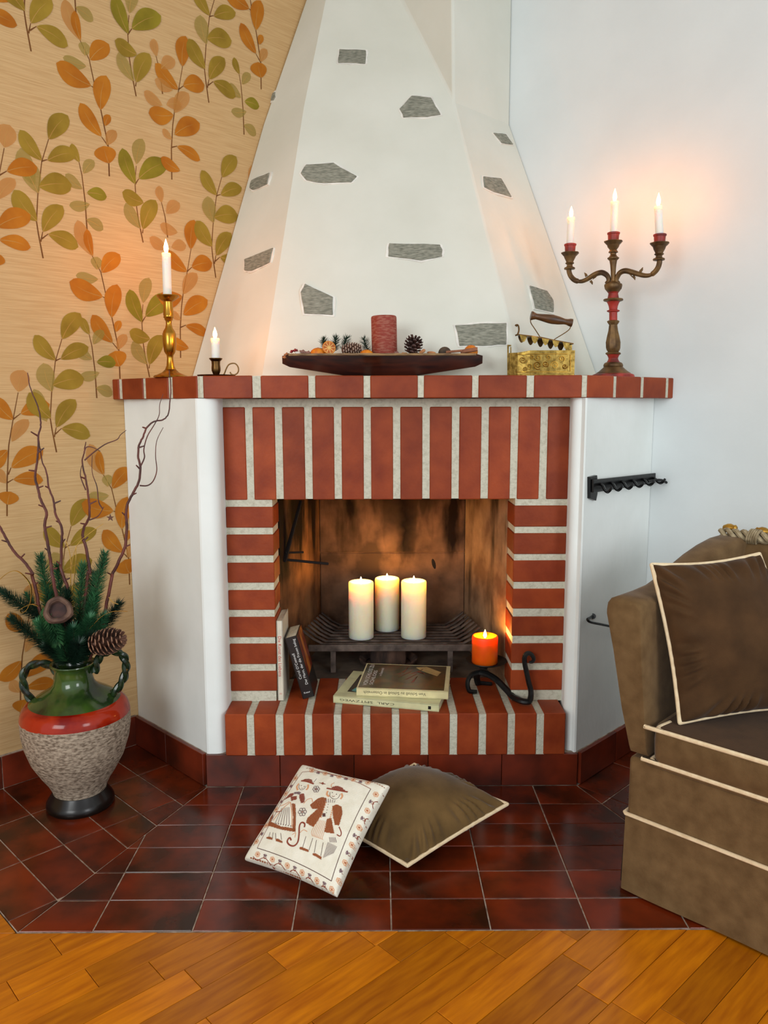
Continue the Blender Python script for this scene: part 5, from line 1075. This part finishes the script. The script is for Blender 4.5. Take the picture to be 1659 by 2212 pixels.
def stroke(k, pts, w_=.0009, sm=True, dash=0):
    pts = [Vector((*uvof(*p), 0)) for p in pts]
    if sm and len(pts) > 2: pts = catmull(pts, 5)
    lu, lv = ax_.length, ay_.length; cnt = 0
    for a, b in zip(pts, pts[1:]):
        L = math.hypot((b.x - a.x) * lu, (b.y - a.y) * lv); m_ = max(1, int(L / .0022)); an_ = math.atan2((b.y - a.y) * lv, (b.x - a.x) * lu)
        for i in range(m_):
            cnt += 1
            if dash and cnt % dash == 0: continue
            t = (i + .5) / m_; p = a.lerp(b, t); l = L / m_ / 2 * 1.15; c, s = math.cos(an_), math.sin(an_); q = []
            for x, y in ((-l, -w_), (l, -w_), (l, w_), (-l, w_)): q.append(EP.pt(p.x + (x * c - y * s) / lu, p.y + (x * s + y * c) / lv, 1, .0006))
            if 0 < p.x < 1 and 0 < p.y < 1: TH_[k].add(q, [(0, 1, 2, 3)])
def inside(p, poly):
    r = False; n = len(poly)
    for i in range(n):
        a, b = poly[i], poly[(i + 1) % n]
        if (a[1] > p[1]) != (b[1] > p[1]) and p[0] < (b[0] - a[0]) * (p[1] - a[1]) / (b[1] - a[1]) + a[0]: r = not r
    return r
def fill(k, poly, step=9., ang=.6, asp=.62, jit=.2):
    xs = [p[0] for p in poly]; ys = [p[1] for p in poly]; y = min(ys); row = 0
    while y < max(ys):
        x = min(xs) + (step / 2 if row % 2 else 0)
        while x < max(xs):
            if inside((x, y), poly): dot(k, *uvof(x + random.uniform(-1, 1) * step * jit, y), .00098 * step / 9 * 1.25, ang, asp)
            x += step
        y += step * .8; row += 1
def flower(k, x, y, r, n=6, k2='r'):
    for i in range(n):
        a = 2 * PI * i / n; c = (x + r * .62 * math.cos(a), y + r * .62 * math.sin(a)); stroke(k, [(c[0] + r * .33 * math.cos(b), c[1] + r * .33 * math.sin(b)) for b in [a + 2 * PI * j / 6 for j in range(7)]], .0007)
    dot(k2, *uvof(x, y), .0016)
# frames and borders
stroke('k', [(150, 935), (560, 1105), (968, 1280)], .0007, False); stroke('k', [(968, 1280), (1190, 805), (1425, 318)], .0007, False)
stroke('r', [(1425, 318), (1240, 215), (1000, 130), (800, 98), (655, 95)], .0006); stroke('r', [(655, 95), (420, 440), (300, 660), (150, 935)], .0006, False)
stroke('b', [(60, 1020), (300, 1120), (560, 1225), (800, 1330), (1055, 1440)], .0011, False, 3); stroke('b', [(1055, 1440), (1170, 1170), (1290, 900), (1420, 620), (1570, 300)], .0013, False, 3); stroke('b', [(1570, 295), (1380, 195), (1100, 95), (850, 45), (700, 45)], .0008, True, 3)
def border(p0, p1, n, off, amp=18):
    d = Vector((p1[0] - p0[0], p1[1] - p0[1])); L = d.length; d.normalize(); nn = Vector((-d.y, d.x)) * off; wv = []
    for i in range(n * 4 + 1):
        t = i / (n * 4); wv.append((p0[0] + d.x * L * t + nn.x * (1 + amp / 30 * math.sin(PI * 2 * n * t / 2)), p0[1] + d.y * L * t + nn.y * (1 + amp / 30 * math.sin(PI * 2 * n * t / 2))))
    stroke('r', wv, .0007)
    for i in range(n):
        t = (i + .5) / n; c = (p0[0] + d.x * L * t, p0[1] + d.y * L * t)
        if i % 2 == 0: flower('o', c[0], c[1], 29, 6)
        else:
            for a in (-.8, -.3, .3, .8):
                q = Vector((-nn.x, -nn.y)).normalized(); q = Vector((q.x * math.cos(a) - q.y * math.sin(a), q.x * math.sin(a) + q.y * math.cos(a))); stroke('p', [c, (c[0] + q.x * 28, c[1] + q.y * 28)], .0010, False)
            stroke('r', [(c[0] - d.x * 16, c[1] - d.y * 16), (c[0] + nn.x * .6, c[1] + nn.y * .6), (c[0] + d.x * 16, c[1] + d.y * 16)], .0006)
border((110, 985), (1000, 1370), 11, 34); border((1030, 1310), (1500, 330), 11, 42); border((730, 70), (1430, 245), 9, -14, 8); border((110, 900), (600, 120), 9, -10, 4)
# the girl
stroke('r', [(650, 207), (720, 222), (800, 256)], .0019); fill('r', [(668, 196), (720, 186), (775, 200), (790, 238), (720, 222), (672, 208)], 8); stroke('p', [(800, 235), (822, 205), (832, 190)], .0005)
stroke('o', [(625, 240), (600, 275), (615, 320)], .0022); stroke('o', [(735, 262), (735, 300), (715, 325)], .0022); stroke('k', [(630, 255), (628, 290), (655, 320), (690, 310), (710, 280)], .0005)
dot('k', *uvof(655, 268), .0011); dot('k', *uvof(690, 282), .0011); stroke('r', [(655, 298), (668, 304), (680, 300)], .0005)
fill('p', [(575, 335), (660, 345), (640, 372), (570, 360)], 10); fill('r', [(440, 418), (520, 350), (572, 345), (560, 380), (500, 400)], 8); fill('r', [(530, 390), (610, 385), (605, 430), (545, 440)], 8); fill('r', [(640, 372), (690, 362), (702, 420), (696, 470), (660, 475), (640, 420)], 8)
fill('b', [(262, 690), (430, 755), (590, 790), (600, 755), (430, 720), (300, 650), (330, 560), (300, 580)], 8); fill('b', [(550, 468), (592, 480), (606, 600), (600, 790), (566, 780), (575, 620)], 8)
stroke('o', [(530, 455), (440, 520), (330, 640)], .0010); stroke('o', [(535, 455), (560, 600), (560, 735)], .0010)
for i in range(6): x = 360 + i * 34; stroke('p', [(430 + i * 18, 510), (x, 680 + i * 6)], .0006, False)
for i in range(9): dot('k', *uvof(315 + i * 29, 668 + i * 7), .0012)
stroke('r', [(355, 545), (430, 545)], .0011, False); stroke('o', [(410, 480), (460, 470), (520, 445)], .0009)
stroke('k', [(305, 775), (285, 835)], .0005, False); stroke('k', [(340, 782), (330, 850)], .0005, False); stroke('k', [(368, 790), (372, 860)], .0005, False); stroke('k', [(430, 795), (438, 870)], .0005, False)
fill('b', [(262, 825), (290, 822), (335, 845), (330, 862), (262, 842)], 7); fill('b', [(370, 858), (400, 858), (445, 885), (445, 905), (372, 880)], 7)
stroke('o', [(690, 485), (730, 440), (780, 430), (790, 470)], .0008)
# flowers between
flower('p', 830, 320, 42); flower('p', 678, 575, 50); fill('r', [(858, 240), (890, 246), (905, 232), (912, 250), (938, 262), (900, 266)], 7)
# the boy
stroke('r', [(948, 312), (1060, 335), (1178, 358)], .0019); fill('r', [(1005, 300), (1060, 282), (1120, 305), (1150, 345), (1060, 330), (1005, 316)], 8); stroke('o', [(1000, 300), (1000, 265), (1030, 245)], .0008)
stroke('o', [(960, 345), (950, 385), (975, 410)], .0022); stroke('o', [(1110, 375), (1120, 410), (1100, 440)], .0020); stroke('k', [(985, 360), (985, 410), (1030, 440), (1075, 425), (1095, 385)], .0005)
dot('k', *uvof(1010, 365), .0011); dot('k', *uvof(1055, 385), .0011); stroke('r', [(1005, 405), (1022, 412), (1038, 406)], .0005)
fill('b', [(765, 500), (850, 430), (900, 415), (945, 430), (925, 520), (890, 620), (800, 742), (720, 695), (735, 645), (850, 545), (790, 545)], 8); fill('b', [(1010, 520), (1060, 500), (1112, 525), (1122, 600), (1085, 725), (1040, 720), (1020, 640)], 8); fill('b', [(950, 660), (1000, 645), (1012, 720), (1030, 812), (920, 795)], 8)
for i in range(7): dot('o', *uvof(940 - i * 9, 480 + i * 26), .0015); dot('o', *uvof(1020 - i * 6, 525 + i * 22), .0015)
for i in range(5): stroke('p', [(940 + i * 25, 430 + i * 6), (950 + i * 20, 480)], .0006, False); dot('k', *uvof(970 - i * 6, 470 + i * 30), .0008)
fill('k', [(905, 600), (935, 600), (935, 635), (905, 630)], 9)
for i in range(8): stroke('o', [(850 + i * 16, 660 + i * 4), (780 + i * 17, 790 + i * 8), (790 + i * 16, 840 + i * 5)], .0005)
stroke('r', [(1085, 740), (1110, 800), (1095, 835), (1060, 820)], .0011)
for a, b in (((715, 840), (672, 960)), ((790, 860), (742, 985)), ((830, 880), (800, 1010)), ((905, 905), (872, 1040))): stroke('k', [a, b], .0005, False)
fill('b', [(640, 950), (665, 955), (740, 985), (735, 1005), (640, 975)], 7); fill('b', [(782, 1020), (810, 1015), (880, 1055), (872, 1078), (782, 1035)], 7)
stroke('r', [(700, 742), (704, 705), (670, 690), (645, 730), (638, 820), (620, 900), (575, 940), (525, 928), (502, 890), (530, 850), (548, 880)], .0018)
for i in range(9): stroke('p', [(960 + i * 12, 900 + i * 5), (900 + i * 14, 1060 - i * 6)], .0005)
for i in range(5): stroke('p', [(975 + i * 16, 850), (985 + i * 17, 900)], .0006, False)
stroke('o', [(650, 800), (690, 770), (730, 790)], .0007); stroke('o', [(560, 820), (600, 800), (590, 850)], .0007)
TC = {'b': ('rust_embroidery', rgb(150, 78, 34)), 'r': ('red_brown_embroidery', rgb(140, 62, 42)), 'k': ('dark_embroidery', rgb(84, 44, 40)), 'o': ('tan_embroidery', rgb(222, 160, 116)), 'p': ('grey_embroidery', rgb(122, 96, 100))}
for k, mb in TH_.items(): n_, c_ = TC[k]; mb.build(n_, M(n_, c_, .75, col2=c_, bump=.2, bscale=400), ec, smooth=False, kind='stuff')

# ------------------------------------------------------------------ sofa
SO = Vector((.506, .132, 0)); E1 = Vector((R2, -R2, 0)); E2 = Vector((R2, R2, 0))
sofa = empty('sofa', SO, 'brown velvet sofa with high arms, cream piping and a floor-length skirt at the right edge', 'sofa', rz=-PI / 4)
def S(s, d, z): return SO + E1 * s + E2 * d + Vector((0, 0, z))
def sbox(s0, s1, d0, d1, z0, z1): c = [S(a, b, z) for z in (z0, z1) for a, b in ((s0, d0), (s1, d0), (s1, d1), (s0, d1))]; return MB().add(c, [(0, 3, 2, 1), (4, 5, 6, 7), (0, 1, 5, 4), (1, 2, 6, 5), (2, 3, 7, 6), (3, 0, 4, 7)])
LS, DS = 1.15, .60
def wavy(name, s_a, d_a, s_b, d_b, n, zt, zb, out, amp, parent=sofa):   # hanging skirt panel with soft folds
    mb = MB(); NS_, NZ = n, 8; nrm = Vector((0, 0, 0)) + out
    for side in (0, 1):
        vv = []
        for j in range(NZ + 1):
            for i in range(NS_ + 1):
                t = i / NS_; q = j / NZ; p = S(s_a + (s_b - s_a) * t, d_a + (d_b - d_a) * t, zt + (zb - zt) * q)
                w_ = (.006 * q + amp * q * (math.sin(t * 17 + 1.5 * math.sin(t * 9)) * .6 + .4 * noise.noise(Vector((t * 12, q * 2, 0))))) + .002
                vv.append(p + nrm * (w_ - .003 * side))
        mb.add(vv, [(j * (NS_ + 1) + i, j * (NS_ + 1) + i + 1, (j + 1) * (NS_ + 1) + i + 1, (j + 1) * (NS_ + 1) + i) for j in range(NZ) for i in range(NS_)])
    return mb.build(name, m_brown, parent, auto=180)
wavy('skirt', 0.0, 0, LS, 0, 60, .176, .006, -E2, .0035)
wavy('skirt_end', -.004, .012, -.004, DS, 24, .176, .008, -E1, .003)
q = sbox(.001, LS, .001, DS, .03, .305); q.build('base', m_brown, sofa, bevel=.008)
MB().tube([S(-.003, .16, .177), S(-.003, .0, .177), S(0, -.003, .177), S(LS, -.003, .177)], .0042, 8).build('piping', m_pipe, sofa, label='cream piping above the skirt')
q = sbox(.040, LS - .04, -.004, DS - .1, .300, .312); q.build('platform', m_brown, sofa, bevel=.004)
# arm: sections along the depth
def arm_sec(d):
    t = d / .56; top = .642 + .078 * (lambda q: q * q * (3 - 2 * q))(max(0, min(1, (d - .12) / .38))); lo = -.0655 + .030 * max(0, t - .55) / .45
    return [S(.002, d, .316), S(-.020, d, .40), S(lo * .70, d, .53), S(lo, d, top - .030), S(lo + .002, d, top - .014), S(lo + .010, d, top - .003), S(lo + .022, d, top), S(lo + .068, d, top - .002), S(lo + .080, d, top - .012), S(.022, d, .52), S(.034, d, .40), S(.042, d, .316)]
ds = [0, .006, .05, .1, .16, .22, .28, .34, .40, .46, .51, .56]; mb = MB(); rows = []
for k, d in enumerate(ds):
    sec = arm_sec(d); c_ = sum(sec, Vector()) / 12
    if k == 0: sec = [c_ + (p - c_) * .93 for p in sec]
    rows += sec
mb.add(rows, [(k * 12 + i, k * 12 + (i + 1) % 12, (k + 1) * 12 + (i + 1) % 12, (k + 1) * 12 + i) for k in range(len(ds) - 1) for i in range(12)] + [tuple(range(11, -1, -1)), tuple((len(ds) - 1) * 12 + i for i in range(12))])
mb.build('arm', m_brown, sofa, auto=60)
# back
bk = MB(); c = []
for s_, z in ((-.005, .30), (LS, .30), (LS, .71), (.02, .71), (.004, .704), (-.005, .69)): c.append(S(s_, .500, z))
bk.extrude(c, E2 * .085); bk.build('backrest', m_brown, sofa, bevel=.02)
# seat cushion with two piping cords
NSC = 40; rows = []
def cush(z_, grow): return [(0.040 - grow, -.006 - grow), (0.036 - grow, .02), (.036 - grow, .47), (LS - .05, .47), (LS - .05, -.006 - grow)]
cs = MB(); prof = [(0, .313), (.006, .322), (.008, .348), (.006, .374), (0, .384)]
ring = lambda g: [(.072, -.004 - g), (.062, .000 - g * .7), (.056 - g * .5, .010), (.050 - g, .03), (.041 - g, .47), (LS - .05, .47), (LS - .05, -.004 - g)]
vv = []; 
for g, z in prof: vv += [S(s_, d, z) for s_, d in ring(g)]
n = 7; cs.add(vv, [(j * n + i, j * n + (i + 1) % n, (j + 1) * n + (i + 1) % n, (j + 1) * n + i) for j in range(4) for i in range(n)] + [tuple(range(n - 1, -1, -1)), tuple(4 * n + i for i in range(n))])
cs.build('seat_cushion', m_brown, sofa, auto=50)
tp = MB().prism([(0, 0), (1, 0), (1, 1)], 0, 1)
vv = [S(s_, d, .3842) for s_, d in [(.072, .002), (.064, .008), (.058, .02), (.054, .46), (LS - .06, .46), (LS - .06, .002)]]
MB().extrude(vv, (0, 0, .002)).build('seat_top', m_brownd, sofa, bevel=.001, label='darker seat top')  # seat top laid on as a thin sheet in darker brown
SX = lambda z: .004 if z > .35 else -.006
for z, nm in ((.384, 'upper'), (.313, 'lower')):
    MB().tube(catmull([S(.066, .05 if z > .35 else .03, z), S(.058 + SX(z), .022, z), S(.057 + SX(z), .006, z), S(.063 + SX(z), -.003, z), S(.076 + SX(z), -.007, z), S(.12, -.007, z), S(LS - .05, -.007, z)], 6), .0046, 8).build('piping', m_pipe, sofa, label='cream %s piping cord of the seat cushion' % nm)
# finials and knotted rope tying arm and back
m_rope = M('braided_rope', rgb(176, 160, 128), .85, col2=rgb(130, 112, 82), scale=50, bump=1., bscale=120); m_fin = M('gilt_tassel_cap', rgb(196, 150, 60), .35, metal=.8, col2=rgb(140, 96, 30), scale=30)
fa, fb = S(-.018, .535, .733), S(.062, .535, .733)
for p, sg in ((fa, -1), (fb, 1)):
    f = MB(); Rm_ = (E1 * -sg).to_track_quat('Z', 'Y').to_matrix(); f.lathe([(1e-6, -.018), (.006, -.016), (.011, -.006), (.012, .002), (.009, .010), (.010, .014), (.006, .018), (1e-6, .019)], p, 16, Rm_); f.build('finial', m_fin, sofa)
rp2 = MB(); ra, rb = S(-.030, .520, .716), S(.120, .520, .716)
for ph in range(3):
    pts = []
    for i in range(37):
        t = i / 36; p = ra.lerp(rb, t); a = t * 15 + ph * 2.094; k_ = .010 * (1 - .35 * math.exp(-((t - .55) / .06) ** 2)); pts.append(p + Vector((0, 0, 1)) * k_ * math.sin(a) + E2 * k_ * math.cos(a) - E2 * .01 + Vector((0, 0, .006)))
    rp2.tube(pts, .0062, 7)
rp2.build('rope', m_rope, sofa, label='thick braided cord')
kn = MB()
for i in range(5): c_ = ra.lerp(rb, .47 + i * .035) + Vector((0, 0, .006)) - E2 * .01; kn.tube([c_ + Vector((0, 0, 1)) * .017 * math.sin(a) + E2 * .017 * math.cos(a) + E1 * .004 * math.sin(a * 1) for a in [2 * PI * j / 12 for j in range(12)]], .0032, 6, closed=True)
kn.build('knot', m_rope, sofa)
# cushion on the sofa
sBL = P(1468, 1572, (1, 1, 0), .70); sBL.z = .388; sBL = Vector((sBL.x, sBL.y, .392))
sTL = P(1408, 1220, (1, 1, 0), .735); sTR = P(1640, 1197, (1, 1, 0), 1.05); sBR = sBL + (sTR - sTL) * 1.35; sBR.z = .395
pillow('sofa_cushion', [sBL, sBR, sTR, sTL], .085, .035, m_brownd, 'dark brown velvet cushion with cream piping standing on the sofa seat against the arm', piping=m_pipe, conc=.028, pw=.45, wr=.0085, sd=1, pr=.0048, N=110)
